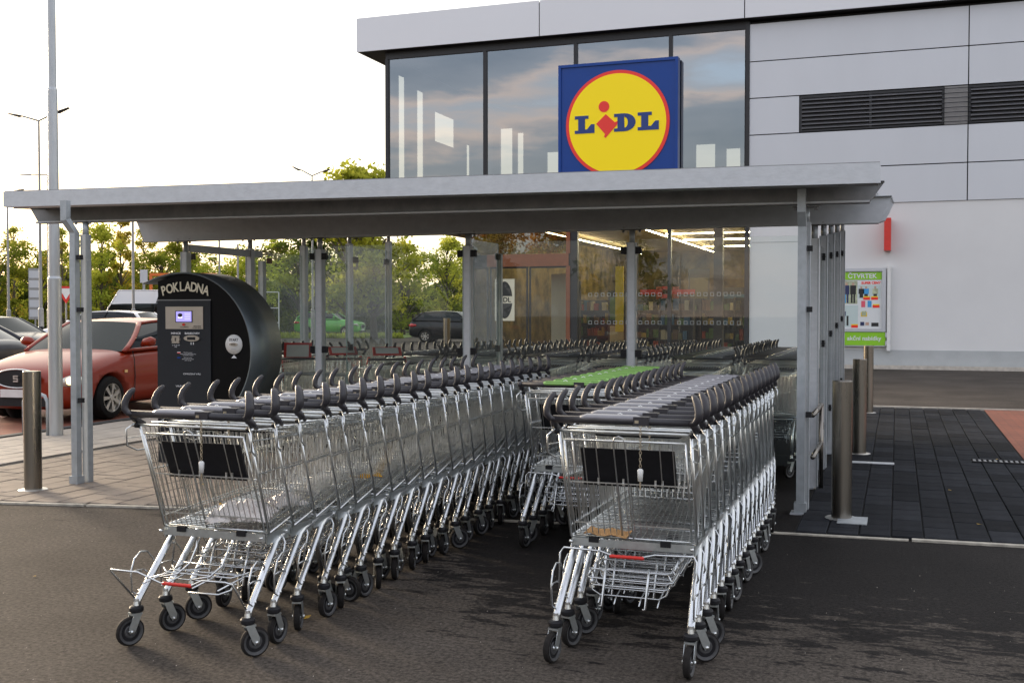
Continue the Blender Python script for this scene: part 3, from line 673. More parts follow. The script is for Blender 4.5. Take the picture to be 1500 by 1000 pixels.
def tray_mb(low):
    b = MB(); c = M['tube']
    if low:
        b.tube([(-.292, .0, .215), (-.34, -.10, .355), (-.335, -.105, .362), (-.19, -.105, .362), (-.085, -.085, .318), (.07, -.085, .318), (.14, -.10, .350), (.255, -.10, .352), (.275, -.08, .34), (.292, .0, .215)], .0048, c, 6)
        b.tube([(-.225, -.10, .361), (-.235, -.02, .345)], .0032, c, 5)
        for (y, z) in ((.10, .325), (.16, .322)): b.tube([(-.21, y, z+.012), (-.17, y-.03, z), (.17, y-.03, z), (.21, y, z+.012)], .0042, c, 5)
        for x in (-.20, -.10, .06, .19): b.tube([(x, -.06, .300), (x, .22, .322), (x, .55, .36), (x*.95, .60, .40)], .004, c, 5)
        for k_ in range(6): b.tube([(-.21, .05+k_*.10, .305+k_*.011), (.21, .05+k_*.10, .305+k_*.011)], .0036, c, 5)
        for x in (-.05, .12): b.tube([(x, .13, .465), (x+.005, .12, .44), (x-.01, .09, .37), (x-.04, .04, .33), (x-.12, .02, .315)], .0042, c, 5)
        b.tube([(.05, -.07, .285), (.20, -.07, .288), (.235, -.03, .30), (.20, .05, .308), (.06, .05, .305)], .0042, c, 5)
        b.tube([(-.25, .02, .30), (-.12, .10, .33), (0, .16, .335)], .0036, c, 5)
    else:
        b.tube([(-.292, .06, .30), (-.30, .10, .45), (-.285, .11, .472), (-.12, .105, .468), (-.055, .095, .452), (.055, .095, .452), (.12, .105, .468), (.285, .11, .472), (.30, .10, .45), (.292, .06, .30)], .0048, c, 6)
        for k_ in range(7):
            y = .14+k_*.075; z = .27+k_*.012
            b.tube([(-.17, y, z+.11), (-.185, y, z+.08), (-.165, y, z+.02), (-.13, y, z), (.13, y, z), (.165, y, z+.02), (.185, y, z+.08), (.17, y, z+.11)], .0042, c, 5)
        for x in (-.13, -.06, .05, .13): b.tube([(x, .11, .24), (x, .15, .265), (x, .30, .29), (x, .60, .345), (x, .66, .42)], .0036, c, 5)
        for z, w_ in ((.385, .18), (.345, .19), (.315, .172)): b.tube([(-w_, .14, z), (-w_+.02, .125, z), (w_-.02, .125, z), (w_, .14, z), (w_, .60, z+.06)], .004, c, 5)
        for x in (-.10, .09): b.tube([(x, .13, .40), (x-.002, .10, .33), (x-.008, .09, .235), (x-.02, .09, .232)], .0060, c, 5)
        b.tube([(-.2, .13, .40), (-.21, .2, .455)], .004, c, 5)
        b.tube([(.2, .13, .40), (.21, .2, .455)], .004, c, 5)
    return b
def grip_mb(low):
    b = MB(); y, z = (-.085, .318) if low else (.095, .452)
    pts = [(-.075+i*.0125, y, z) for i in range(13)]
    b.tube(pts, [.0085 if i % 2 else .0072 for i in range(13)], M['red_plastic'], 8); return b
def caster_mb():
    # pivot at origin top (z .165); wheel trails to -y... offset .032
    b = MB(); k_ = M['black']
    b.lathe([(.0, .0), (.0, .026), (.006, .0325), (.020, .0325), (.027, .027), (.030, .018), (.030, 0)], k_, 14, 'z', (0, 0, .148))
    b.lathe([(.0, .016), (.018, .013), (.030, .012)], M['tube'], 10, 'z', (0, 0, .178))
    z = M['plate_zinc']
    b.box((-.022, -.018, .138), (.022, .03, .147), z)
    for s in (-1, 1):
        x = s*.0205
        vs = [(x, -.016, .142), (x, .022, .142), (x, .046, .085), (x, .042, .060), (x, .024, .056), (x, .012, .075)]
        v2 = [(x+s*.0025, a_[1], a_[2]) for a_ in vs]; n = 6
        b.add(vs+v2, [tuple(range(n)), tuple(range(2*n-1, n-1, -1))]+[(j, (j+1) % n, n+(j+1) % n, n+j) for j in range(n)], z)
        b.cyl((s*.0255, .032, .0665), .008, .006, M['chrome'], 8, 'x')
    return b
def wheel_mb():
    b = MB(); r = .066; prof = []; mats = []
    P = [(-.006, .012), (-.012, .018), (-.012, .026), (-.009, .030), (-.009, .044), (-.013, .047), (-.0155, .056), (-.012, .0635), (0, r), (.012, .0635), (.0155, .056), (.013, .047), (.009, .044), (.009, .030), (.012, .026), (.012, .018), (.006, .012)]
    g_ = M['rim_grey']; rb = M['rubber']; bl = M['black']
    mats = [g_, g_, g_, bl, g_, g_, rb, rb, rb, rb, g_, g_, bl, g_, g_, g_]
    b.lathe(P, rb, 22, 'x', (0, .032, r), mats); b.cyl((0, .032, r), .012, .034, M['tube'], 8, 'x'); return b
ME = dict(basket=wires_basket().mesh('basket'), basket_m=wires_basket(2).mesh('basket'), basket_s=wires_basket(False).mesh('basket'), gate_d=gate(True).mesh('rear_gate'), gate_u=gate(False).mesh('rear_gate'), flap_d=seat_flap(True).mesh('seat_flap'), flap_u=seat_flap(False).mesh('seat_flap'),
          handle=handle_mb().mesh('handle'), handle_g=handle_mb(True, False).mesh('handle'), lock=lock_mb().mesh('coin_lock'), chain=chain_mb().mesh('lock_chain'), key=key_mb().mesh('chain_key'),
          chassis=chassis_mb().mesh('chassis'), loops=loops_mb().mesh('bumper_loops'), tray_l=tray_mb(True).mesh('lower_rack'), tray_h=tray_mb(False).mesh('lower_rack'), grip_l=grip_mb(True).mesh('rack_grip'), grip_h=grip_mb(False).mesh('rack_grip'),
          caster=caster_mb().mesh('caster'), wheel=wheel_mb().mesh('wheel'))
CAST = [(-.292, .012), (.292, .012), (-.222, .80), (.222, .80)]
def trolley(x, y, rz, label, group, first=False, low=False, green=False, chain=False, tilt=0.0, simple=False, angs=None):
    t = empty('shopping_trolley', (x, y, 0), rz, label=label, cat='shopping trolley', group=group)
    obj('basket', ME['basket_s' if abs(rz) > 2 else 'basket' if first else 'basket_m'], t); obj('rear_gate', ME['gate_d' if first else 'gate_u'], t)
    obj('seat_flap', ME['flap_d' if first else 'flap_u'], t)
    h = obj('handle', ME['handle_g' if green else 'handle'], t)
    obj('chassis', ME['chassis'], t); lp = obj('bumper_loops', ME['loops'], t)
    tr = obj('lower_rack', ME['tray_l' if low else 'tray_h'], t)
    if not simple or first:
        obj('coin_lock', ME['lock'], h); obj('rack_grip', ME['grip_l' if low else 'grip_h'], tr)
    if chain:
        obj('lock_chain', ME['chain'], h); obj('chain_key', ME['key'], h)
    for i, (cx, cy) in enumerate(CAST):
        if simple and i < 2 and rz == 0: pass
        a_ = (angs[i] if angs else rnd.gauss(0, .45) if rnd.random() < .85 else rnd.uniform(-2.5, 2.5))
        c = obj('caster', ME['caster'], t, (cx, cy, 0), a_); obj('wheel', ME['wheel'], c)
    return t
GL = 'trolleys nested in the long left row'; GR = 'trolleys nested in the front right row'; GG = 'green handled trolleys nested in the middle row'
for i in range(21):
    lab = 'nearest trolley of the long left row, low wire rack with red grip hanging behind' if i == 0 else '%s trolley from the front of the long left row, dark grey horned handle' % ORD[i] if i < 20 else 'farthest trolley of the long left row, against the glass'
    trolley(-2.935+.02*i*.0+rnd.uniform(-.006, .006), 4.03+i*.212+rnd.uniform(-.022, .022), R(rnd.uniform(-1.3, 1.3)) + (R(-1) if i == 0 else 0), lab, GL, first=(i == 0), low=(i == 0), chain=(i < 3), angs=[R(155), R(-35), R(10), R(-15)] if i == 0 else None)
NR = 16
for i in range(NR):
    lab = 'nearest trolley of the front right row, cardboard on its wire floor' if i == 0 else '%s trolley from the front of the right row, dark grey horned handle' % ORD[i] if i < NR-1 else 'farthest trolley of the front right row'
    trolley(-1.085+rnd.uniform(-.004, .004), 4.45+i*.205+rnd.uniform(-.018, .018), R(rnd.uniform(-1.0, 1.0)), lab, GR, first=(i == 0), chain=(i < 2), angs=[R(170), R(178), R(20), R(0)] if i == 0 else None)
for i in range(11):
    lab = 'nearest trolley with bright green handle cover, between the two long rows' if i == 0 else '%s green handled trolley from the front of the middle row' % ORD[i]
    trolley(-1.945+rnd.uniform(-.005, .005), 6.52+i*.205, R(rnd.uniform(-.6, .6)), lab, GG, first=(i == 0), green=True, simple=True)
# rows behind the glass, noses towards the camera
lanes = [(-6.42, 6), (-5.85, 0), (-4.98, 9), (-4.27, 13), (-3.40, 14), (-2.68, 13), (-1.82, 15), (-1.12, 15)]
WH = ['far left lane behind the glass', '', 'second lane from the left behind the glass, left row', 'second lane from the left behind the glass, right row', 'third lane behind the glass, left row', 'third lane behind the glass, right row', 'rightmost lane behind the glass, left row', 'rightmost lane behind the glass, beside the right posts']
for (x, n), wname in zip(lanes, WH):
    y0 = 10.95 if x > -1.3 else 10.85
    for i in range(n):
        trolley(x+rnd.uniform(-.008, .008), y0+i*.225, R(180+rnd.uniform(-.8, .8)), '%s trolley facing us in the %s' % (ORD[i], wname), 'trolleys nose forward in the '+wname.split(',')[0], simple=True)
# red child trolleys standing behind the glass
def child_trolley(x, y, rz, label, tilt):
    t = empty('child_trolley', (x, y, 0), rz, label=label, cat='child trolley', group='small red trolleys behind the glass')
    b = MB(); c = M['chrome']
    T = [(-.19, -.02, 1.0), (.19, -.02, 1.0), (.15, .60, .94), (-.15, .60, .94)]; Bq = [(-.17, .05, .62), (.17, .05, .62), (.13, .55, .66), (-.13, .55, .66)]
    for P in (T, Bq): b.tube(P, .0055, c, 5, closed=True)
    for q in (.33, .66): b.tube([lerp(a_, b__, q) for a_, b__ in zip(T, Bq)], .004, c, 4, closed=True)
    for k_ in range(4):
        for i in range(8):
            t_ = i/8; a_ = lerp(T[k_], T[(k_+1) % 4], t_); d_ = lerp(Bq[k_], Bq[(k_+1) % 4], t_); b.tube([a_, d_], .003, c, 3, cap=False)
    for i in range(7):
        t_ = i/6; b.tube([lerp(Bq[0], Bq[3], t_), lerp(Bq[1], Bq[2], t_)], .003, c, 3, cap=False)
    b.build('basket', t)
    b = MB(); r_ = M['red_plastic']
    b.box((-.15, -.012, -.09), (.15, .0, .09), r_); b.box((-.12, -.016, -.065), (.12, -.012, .065), M['white_plastic']); b.box((-.12, .0, -.065), (.12, .004, .065), M['white_plastic']); s_ = b.build('sign_panel', t); s_.location = (0, -.03, 1.08); s_.rotation_euler = (tilt, 0, 0)
    for sgn in (-1, 1):
        b = MB(); b.tube([(sgn*.19, -.02, 1.02), (sgn*.20, .04, .93), (sgn*.19, .10, .84), (sgn*.19, .07, .70)], [.016, .02, .018, .014], r_, 8); b.build('side_guard', t)
        b = MB(); b.tube([(sgn*.18, .0, .10), (sgn*.18, .03, .60), (sgn*.19, -.01, .98)], .011, M['tube'], 6); b.tube([(sgn*.18, 0, .12), (sgn*.15, .52, .12)], .011, M['tube'], 6); b.build('frame_tube', t)
        for y_ in (0.0, .5): obj('wheel', ME['wheel'], t, (sgn*.17, y_, 0))
    b = MB(); b.tube([(-.2, -.05, 1.0), (.2, -.05, 1.0)], .014, M['handle'], 8); b.build('handle', t)
child_trolley(-6.10, 10.35, R(18), 'leftmost small red trolley, its white and red sign upright', R(-12))
child_trolley(-5.62, 10.45, R(35), 'middle small red trolley left of the free standing glass pane', R(-66))
child_trolley(-5.12, 10.5, R(30), 'right small red trolley behind the free standing glass pane', R(-66))
for k_, (y, zz) in enumerate(((10.1, .78), (10.12, .52))): pass
r_ = MB()
for z in (.84, ): r_.tube([(-7.0, 10.3, z), (-5.5, 10.3, z)], .02, M['galv'], 8)
for x in (-6.95, -5.5): r_.tube([(x, 10.3, 0), (x, 10.3, .84)], .02, M['galv'], 8)
r_.build('stop_rail', label='low galvanised pipe rail behind the glass beside the kiosk', cat='rail')
# things lying in the trolleys
def crumple(name, sx, sy, h, m, seed, loc, **kw):
    rr = random.Random(seed); b = MB(); n = 14; vs = []
    for i in range(n+1):
        for j in range(n+1):
            u_, v_ = i/n*2-1, j/n*2-1; k2 = 1-.25*(rr.random()) if max(abs(u_), abs(v_)) > .9 else 1
            vs.append((u_*sx*k2, v_*sy*k2, max(0, h*(1-u_*u_*.8)*(1-v_*v_*.8)*rr.uniform(.5, 1.15))+rr.uniform(0, .006)))
    fs = [(i*(n+1)+j, (i+1)*(n+1)+j, (i+1)*(n+1)+j+1, i*(n+1)+j+1) for i in range(n) for j in range(n)]
    b.add(vs, fs, m, False); o = b.build(name, **kw); o.location = loc; return o
o = crumple('plastic_wrapping', .16, .11, .085, M['plastic_bag'], 3, (-2.86, 4.34, .545), label='crumpled pale plastic wrapping in the nearest left trolley', cat='plastic wrapping'); o.rotation_euler = (R(7), 0, .4)
o = crumple('paper_wrapping', .10, .09, .05, M['plastic_bag'], 5, (-2.80, 4.62, .57), label='crumpled pale paper deeper inside the left row of trolleys', cat='paper wrapping'); o.rotation_euler = (R(7), 0, 1.1)
def flyer(loc, sx, sy, m, label, rz, name='flyer', rx=R(8)):
    b = MB(); n = 6; vs = []
    for i in range(n+1):
        for j in range(3): vs.append((-sx+2*sx*i/n, -sy+sy*j, .006*math.sin(i*1.9+j)+.006))
    b.add(vs, [(i*3+j, (i+1)*3+j, (i+1)*3+j+1, i*3+j+1) for i in range(n) for j in range(2)], m, True)
    b.add([(x, y, z-.002) for x, y, z in vs], [(i*3+j, i*3+j+1, (i+1)*3+j+1, (i+1)*3+j) for i in range(n) for j in range(2)], m, True)
    o = b.build(name, label=label, cat=name); o.location = loc; o.rotation_euler = (rx, 0, rz)
flyer((-2.99, 4.50, .565), .09, .03, M['flyer'], 'orange and yellow flyer on the floor of the nearest left trolley', .4)
flyer((-2.74, 5.35, .60), .09, .03, M['flyer'], 'orange printed flyer further back in the left row', .9)
flyer((-1.20, 4.68, .522), .10, .045, M['tan_card'], 'torn piece of brown cardboard in the nearest right trolley', R(-8), 'cardboard_piece')

# ================================================================== BOLLARDS
def bollard(x, y, label, h=1.0, group='stainless bollards'):
    t = empty('bollard', (x, y, .01), 0, label=label, cat='bollard', group=group)
    b = MB(); b.lathe([(0, .071), (h-.006, .071), (h, .066), (h, 0)], M['stainless'], 28, 'z'); b.build('post_tube', t)
    b = MB(); b.lathe([(0, .115), (.012, .115), (.016, .108), (.018, .072)], M['stainless_flat'], 28, 'z'); b.build('base_flange', t)
bollard(-.37, 8.17, 'nearest of the three brushed steel bollards right of the shelter'); bollard(-.37, 11.98, 'middle of the three brushed steel bollards right of the shelter'); bollard(-.40, 16.9, 'farthest of the three brushed steel bollards, by the road')
bollard(-6.80, 7.24, 'brushed steel bollard standing left of the shelter front post')
b = MB(); b.tube([(-9.99, 10.5, 0), (-9.99, 10.5, .42), (-9.95, 10.5, .49), (-9.86, 10.5, .52), (-9.76, 10.5, .52), (-9.67, 10.5, .49), (-9.63, 10.5, .42), (-9.63, 10.5, 0)], .022, M['galv'], 8)
b.build('hoop_guard', label='low galvanised hoop at the foot of the tall mast', cat='hoop guard')

# ================================================================== KIOSK
kx, ky = -6.60, 9.0
ki = empty('payment_kiosk', (kx, ky, 0), 0, label='black curved payment kiosk lettered POKLADNA with a small lit screen', cat='payment kiosk')
cxk, czk, rk = 0.03, 1.115, .755
arc = [(cxk+rk*math.cos(t), czk+rk*math.sin(t)) for t in np.linspace(R(-52), R(97), 34)]
face = [(-.28, .0), (.42, 0)] + arc + [(-.28, 1.80)]
b = MB(); b.prism(face, 0, .50, M['kiosk_black'], M['kiosk_shell']); b.build('cabinet', ki)
SX = .316
# rolled shell slightly proud of the face, ending in a beak over the front panel
arc2 = [(cxk+(rk+.004)*math.cos(t), czk+(rk+.004)*math.sin(t)) for t in np.linspace(R(-52), R(93), 34)]+[(-.12, 1.865), (-.24, 1.838), (-.34, 1.805), (-.43, 1.775)]
b = MB(); n = len(arc2); vs = []
for off in (0, .014):
    for y in (-.03, .515):
        for (x, z) in arc2:
            d = Vector((x-cxk, z-czk)).normalized(); vs.append((x+d.x*off, y, z+d.y*off))
q = lambda layer, yy, i: layer*2*n+yy*n+i
fs = []
for i in range(n-1):
    fs += [(q(0,0,i), q(0,1,i), q(0,1,i+1), q(0,0,i+1)), (q(1,0,i), q(1,0,i+1), q(1,1,i+1), q(1,1,i)), (q(0,0,i), q(0,0,i+1), q(1,0,i+1), q(1,0,i)), (q(0,1,i), q(1,1,i), q(1,1,i+1), q(0,1,i+1))]
fs += [(q(0,0,n-1), q(0,1,n-1), q(1,1,n-1), q(1,0,n-1))]
b.add(vs, fs, M['kiosk_shell'], True); shell = b.build('rolled_shell', ki)
b = MB(); b.box((-.283, -.012, .01), (.334, 0, 1.61), M['kiosk']); b.build('front_panel', ki)
b = MB(); b.box((-.284, -.004, 1.612), (.334, 0, 1.622), M['galv_dark']); b.build('panel_seam', ki)
# arched lettering
word = 'POKLADNA'
lw = [.115, .125, .12, .105, .12, .12, .12, .12]
tot = sum(lw)*.0; 
xs_ = np.linspace(-.205, .285, 8)
for ch, x in zip(word, xs_):
    u_ = (x-.04)/.245; z = 1.745-.040*(u_*u_)
    o = obj('letter', text_mesh('letter', ch, .128, M['cream'], .002, bold=.0025, sx=.80), ki, (x, -.010, z)); o.rotation_euler = (0, math.atan(.26*u_), 0)
b = MB(); b.box((-.245, -.018, 1.335), (.052, -.012, 1.553), M['champagne']); pl = b.build('control_plate', ki)
b = MB(); b.box((-.165, -.021, 1.400), (-.030, -.018, 1.512), M['gap']); b.box((-.158, -.0235, 1.407), (-.037, -.021, 1.506), M['screen']); s_ = b.build('screen', pl)
b = MB(); b.cyl((-.125, -.0245, 1.470), .019, .002, M['ink'], 12, 'y'); b.box((-.142, -.0253, 1.440), (-.108, -.0235, 1.465), M['screen_pale'])
for k_ in range(4): b.box((-.09, -.0245, 1.43+k_*.018), (-.045, -.0235, 1.434+k_*.018), M['screen_pale'])
b.build('screen_print', pl)
b = MB(); b.lathe([(0, .0), (0, .012), (.008, .009), (.008, 0)], M['red_plastic'], 12, 'y', (-.098, -.026, 1.378)); b.build('red_button', pl)
def ktext(body, x, z, size, m='white_ink', sx=1, parent=ki, y=-.0145, bold=0.0):
    o = obj('lettering', text_mesh('lettering', body, size, M[m], .0008, bold=bold, sx=sx), parent, (x, y, z)); return o
ktext('STORNO', -.093, 1.352, .016, 'ink', parent=pl, y=-.0195); ktext('VRÁCENÍ', .005, 1.362, .014, 'ink', parent=pl, y=-.0195); ktext('DOKLADU', .005, 1.347, .014, 'ink', parent=pl, y=-.0195)
ktext('MINCE', -.165, 1.292, .026, bold=.0006); ktext('BANKOVKY', -.035, 1.292, .026, sx=.85, bold=.0006)
b = MB(); b.lathe([(0, 0), (0, .030), (-.006, .033), (0.006, .036)], M['champagne'], 20, 'y', (-.165, -.018, 1.232)); b.box((-.195, -.02, 1.195), (-.135, -.012, 1.268), M['champagne']); b.box((-.168, -.0265, 1.215), (-.162, -.0245, 1.25), M['gap']); b.build('coin_slot', ki)
b = MB(); poly = [(-.035+.062*math.cos(t)*1.0, 1.245+.030*math.sin(t)) for t in np.linspace(0, 2*math.pi, 20)[:-1]]; b.prism(poly, -.028, -.012, M['champagne']); b.box((-.068, -.031, 1.230), (-.005, -.028, 1.258), M['gap']); b.build('note_slot', ki)
ktext('5 10 20 50', -.165, 1.176, .014); ktext('Kč', -.165, 1.160, .016); 
b = MB(); b.box((-.048, -.014, 1.183), (-.042, -.012, 1.208), M['white_ink']); b.box((-.030, -.014, 1.183), (-.024, -.012, 1.208), M['white_ink']); b.build('note_arrow_marks', ki)
b = MB(); b.box((-.155, -.014, 1.098), (-.130, -.012, 1.112), M['white_ink']); b.box((-.155, -.0145, 1.098), (-.130, -.014, 1.105), M['sign_red']); b.box((-.155, -.014, 1.048), (-.130, -.012, 1.062), M['sign_blue']); b.build('flag_marks', ki)
for z, s in ((1.106, 'Platební pokyny'), (1.092, 'vložte mince nebo bankovky'), (1.080, 'vyzvedněte doklad'), (1.056, 'Payment notes'), (1.042, 'insert coins or notes'), (1.030, 'take receipt')):
    ktext(s, -.07, z, .011)
ktext('OMEZENÍ VÁS', -.04, .897, .022); ktext('VRÁCENÍ', -.12, .775, .024)
b = MB(); b.cyl((.275+SX, -.003, 1.190), .094, .006, M['white_plastic'], 32, 'y'); b.prism([(.245+SX, 1.058), (.305+SX, 1.058), (.275+SX, 1.088)], -.004, 0, M['white_ink']); b.build('start_disc', ki)
ktext('START', .275+SX, 1.232, .034, 'ink', y=-.0068, bold=.0008); ktext('START', .275+SX, 1.145, .018, 'alu', y=-.0068)
b = MB(); poly = [(.275+SX+.048*math.cos(t), 1.190+.016*math.sin(t)) for t in np.linspace(0, 2*math.pi, 16)[:-1]]; b.prism(poly, -.016, -.006, M['champagne']); b.box((.252+SX, -.018, 1.186), (.30+SX, -.016, 1.194), M['gap']); b.build('ticket_slot', ki)
b = MB(); b.box((.72, .33, 1.06), (.80, .43, 1.16), M['kiosk_shell']); b.build('rear_latch', ki)

for o in list(ki.children):   # spread the panel fittings over the wider front panel
    if o.name.split('.')[0] in ('control_plate', 'coin_slot', 'note_slot', 'note_arrow_marks', 'flag_marks') or (o.name.startswith('lettering') and o.location.x < .2):
        o.location.x = o.location.x*1.457+.177; o.scale = (1.457, 1, 1)
# ================================================================== BUILDING
YB = 30.56
bl = empty('supermarket_building', (-5, YB, 0), 0, label='flat roofed supermarket with tall dark glazing and silver panel cladding', cat='supermarket')
BO = (5, -YB, 0)
def bp(mb, name, parent=bl, **kw):
    o = mb.build(name, parent, **kw)
    if parent is bl: o.location = BO
    return o
# structural shell behind the panels
b = MB(); b.box((-3.93, YB+.04, 4.38), (16, YB+.35, 9.42), M['gap']); b.box((-12.0, YB+18, 0), (16, YB+18.3, 4.3), M['warm_wall']); b.box((-12.2, YB+.1, 0), (-12.0, YB+18, 4.3), M['warm_wall']); bp(b, 'inner_walls')
b = MB(); b.box((-3.86, YB, .50), (16, YB+.30, 4.375), M['plaster']); wp = bp(b, 'rendered_wall')
b = MB(); b.box((-3.86, YB-.02, .0), (16, YB+.28, .498), M['plinth']); bp(b, 'plinth')
b = MB(); b.box((-3.80, YB-.006, 3.40), (-2.3, YB-.002, 3.42), M['plinth']); bp(b, 'render_joint')
# cladding panels
zed = [4.37, 5.35, 6.335, 7.335, 8.33, 9.36]; xed = [-3.95, 1.66, 7.28, 12.9]
def panel(x0, x1, z0, z1, y=YB, m='panel', name='facade_panel', t=.03):
    b = MB(); g = .014; b.box((x0+g, y-t, z0+g), (x1-g, y+.0, z1-g), M[m]); return bp(b, name)
for xi in range(3):
    for zi in range(5):
        if zi == 2: continue
        panel(xed[xi], xed[xi+1], zed[zi], zed[zi+1])
panel(-3.95, -2.55, zed[2], zed[3])
b = MB(); b.box((1.09, YB-.01, zed[2]+.01), (1.65, YB+.0, zed[3]-.01), M['grey_block']); bp(b, 'grey_insert_panel')
b = MB(); b.box((-3.99, YB-.06, 0), (-3.88, YB+.05, 9.4), M['dark_frame']); bp(b, 'corner_frame')
def louvre(x0, x1):
    t = empty('louvre', (BO[0], BO[1], 0)); t.parent = bl; del t  # placeholder removed below
def louvre_strip(x0, x1, name='ventilation_louvre'):
    b = MB(); z0, z1 = zed[2]+.02, zed[3]-.02
    b.box((x0, YB+.02, z0), (x1, YB+.03, z1), M['gap']); b.box((x0, YB-.03, z0), (x0+.05, YB+.02, z1), M['dark_frame']); b.box((x1-.05, YB-.03, z0), (x1, YB+.02, z1), M['dark_frame'])
    b.box((x0+.05, YB-.03, z1-.06), (x1-.05, YB+.02, z1), M['dark_frame']); b.box((x0+.05, YB-.03, z0), (x1-.05, YB+.02, z0+.04), M['dark_frame'])
    f = bp(b, name)
    xm = (x0+x1)/2; b = MB(); b.box((xm-.03, YB-.034, z0+.04), (xm+.03, YB-.005, z1-.06), M['dark_frame']); b.build('louvre_mullion', f)
    for i in range(8):
        z = z0+.09+i*.108
        b = MB(); b.add([(x0+.05, YB-.055, z), (x1-.05, YB-.055, z), (x1-.05, YB+.01, z+.055), (x0+.05, YB+.01, z+.055), (x0+.05, YB-.055, z-.012), (x1-.05, YB-.055, z-.012), (x1-.05, YB+.01, z+.043), (x0+.05, YB+.01, z+.043)],
                        [(0,1,2,3),(7,6,5,4),(4,5,1,0),(5,6,2,1),(6,7,3,2),(7,4,0,3)], M['louvre_blade']); b.build('blade', f)
louvre_strip(-2.54, 1.08); louvre_strip(1.67, 5.3)
for o in [o for o in bpy.data.objects if o.name.startswith('louvre') and o.type == 'EMPTY']: bpy.data.objects.remove(o)
# guard rods across the louvres
for i in range(8):
    b = MB(); b.tube([(1.0, YB-.09, zed[2]+.07+i*.122), (1.75, YB-.09, zed[2]+.07+i*.122)], .010, M['dark_frame'], 5); bp(b, 'guard_rod')
# roof fascia
fx = [-15.70, -9.84, -3.99, 1.66, 7.3, 13]
for x0, x1 in zip(fx, fx[1:]):
    panel(x0, x1, 9.45, 10.50, YB-.28, 'fascia', 'roof_fascia_panel', .05)
b = MB(); b.box((-15.68, YB-.28, 9.46), (13, YB+10, 10.44), M['gap']); bp(b, 'roof_body')
b = MB(); b.box((-15.73, YB-.33, 9.464), (-15.685, YB+10, 10.486), M['fascia']); bp(b, 'roof_side_panel')
b = MB(); b.box((-14.9, YB-.02, 9.24), (-3.9, YB+.12, 9.46), M['dark_frame']); bp(b, 'head_rail')
# upper glazing
mul = [-14.86, -11.64, -8.84, -6.07, -3.97]
for x0, x1 in zip(mul, mul[1:]):
    b = MB(); b.add([(x0+.05, YB+.03, 4.45), (x1-.05, YB+.03, 4.45), (x1-.05, YB+.03, 9.25), (x0+.05, YB+.03, 9.25)], [(0,1,2,3)], M['glass_up']); bp(b, 'window_pane')
for x in mul[:-1]:
    b = MB(); b.box((x-.05, YB-.04, 4.3), (x+.05, YB+.10, 9.24), M['dark_frame']); bp(b, 'mullion')
# upper room: left wall with slot windows, back wall with slot windows
def wall_slots(slots, L0, L1, z0, z1, fn, name):
    # slots: (a,b,za,zb) openings along L
    b = MB(); cur = L0
    for (a_, c_, za, zc) in sorted(slots):
        fn(b, cur, a_, z0, z1); 
        if za > z0: fn(b, a_, c_, z0, za)
        if zc < z1: fn(b, a_, c_, zc, z1)
        cur = c_
    fn(b, cur, L1, z0, z1); return bp(b, name)
UP = mat('upper_room_wall', (.30, .30, .33), .8)
wall_slots([(YB+.85, YB+1.30, 4.4, 8.95), (YB+2.25, YB+2.75, 4.4, 8.75), (YB+3.7, YB+5.4, 7.3, 8.3), (YB+6.6, YB+6.9, 4.4, 7.6)], YB+.14, YB+9.4, 4.3, 9.4, lambda b, a_, c_, z0, z1: b.box((-14.90, a_, z0), (-14.87, c_, z1), UP), 'upper_side_wall')
wall_slots([(-14.6, -14.1, 4.4, 8.6), (-13.9, -13.65, 4.4, 8.4), (-12.7, -12.1, 4.4, 7.6), (-11.6, -11.25, 4.4, 7.5), (-7.0, -6.3, 4.4, 7.6), (-5.9, -5.4, 4.4, 7.4), (-4.9, -4.0, 4.4, 8.0), (-3.4, -2.3, 4.4, 8.1)], -15, 2, 4.3, 9.4, lambda b, a_, c_, z0, z1: b.box((a_, YB+9.4, z0), (c_, YB+9.5, z1), UP), 'upper_back_wall')
b = MB(); b.box((-14.86, YB+.12, 4.18), (16, YB+9.4, 4.3), M['shop_ceiling']); b.box((-12, YB+9.4, 4.18), (16, YB+18, 4.3), M['shop_ceiling']); bp(b, 'intermediate_floor')
b = MB(); b.box((1.9, YB+.4, 4.3), (2.0, YB+9.4, 9.4), UP); bp(b, 'upper_partition')
b = MB(); b.box((-14.86, YB-.02, 4.18), (-3.9, YB+.12, 4.45), M['dark_frame']); bp(b, 'transom_beam')
# ground floor shop
b = MB(); b.box((-12, YB+.12, 0), (16, YB+18, .03), M['shop_floor']); bp(b, 'shop_floor')
low = [-12.15, -8.86, -6.07, -3.97]
for x0, x1 in zip(low[1:], low[2:]):
    b = MB(); b.add([(x0+.05, YB+.03, .12), (x1-.05, YB+.03, .12), (x1-.05, YB+.03, 4.16), (x0+.05, YB+.03, 4.16)], [(0,1,2,3)], M['glass_low']); bp(b, 'shop_window_pane')
for x in (-8.86, -6.07):
    b = MB(); wd = .16 if x < -8 else .06; b.box((x-wd, YB-.05, 0), (x+wd*.6, YB+.12, 4.18), M['dark_frame']); bp(b, 'mullion')
b = MB(); b.box((-8.7, YB-.03, 0), (-3.99, YB+.1, .12), M['dark_frame']); bp(b, 'sill_rail')
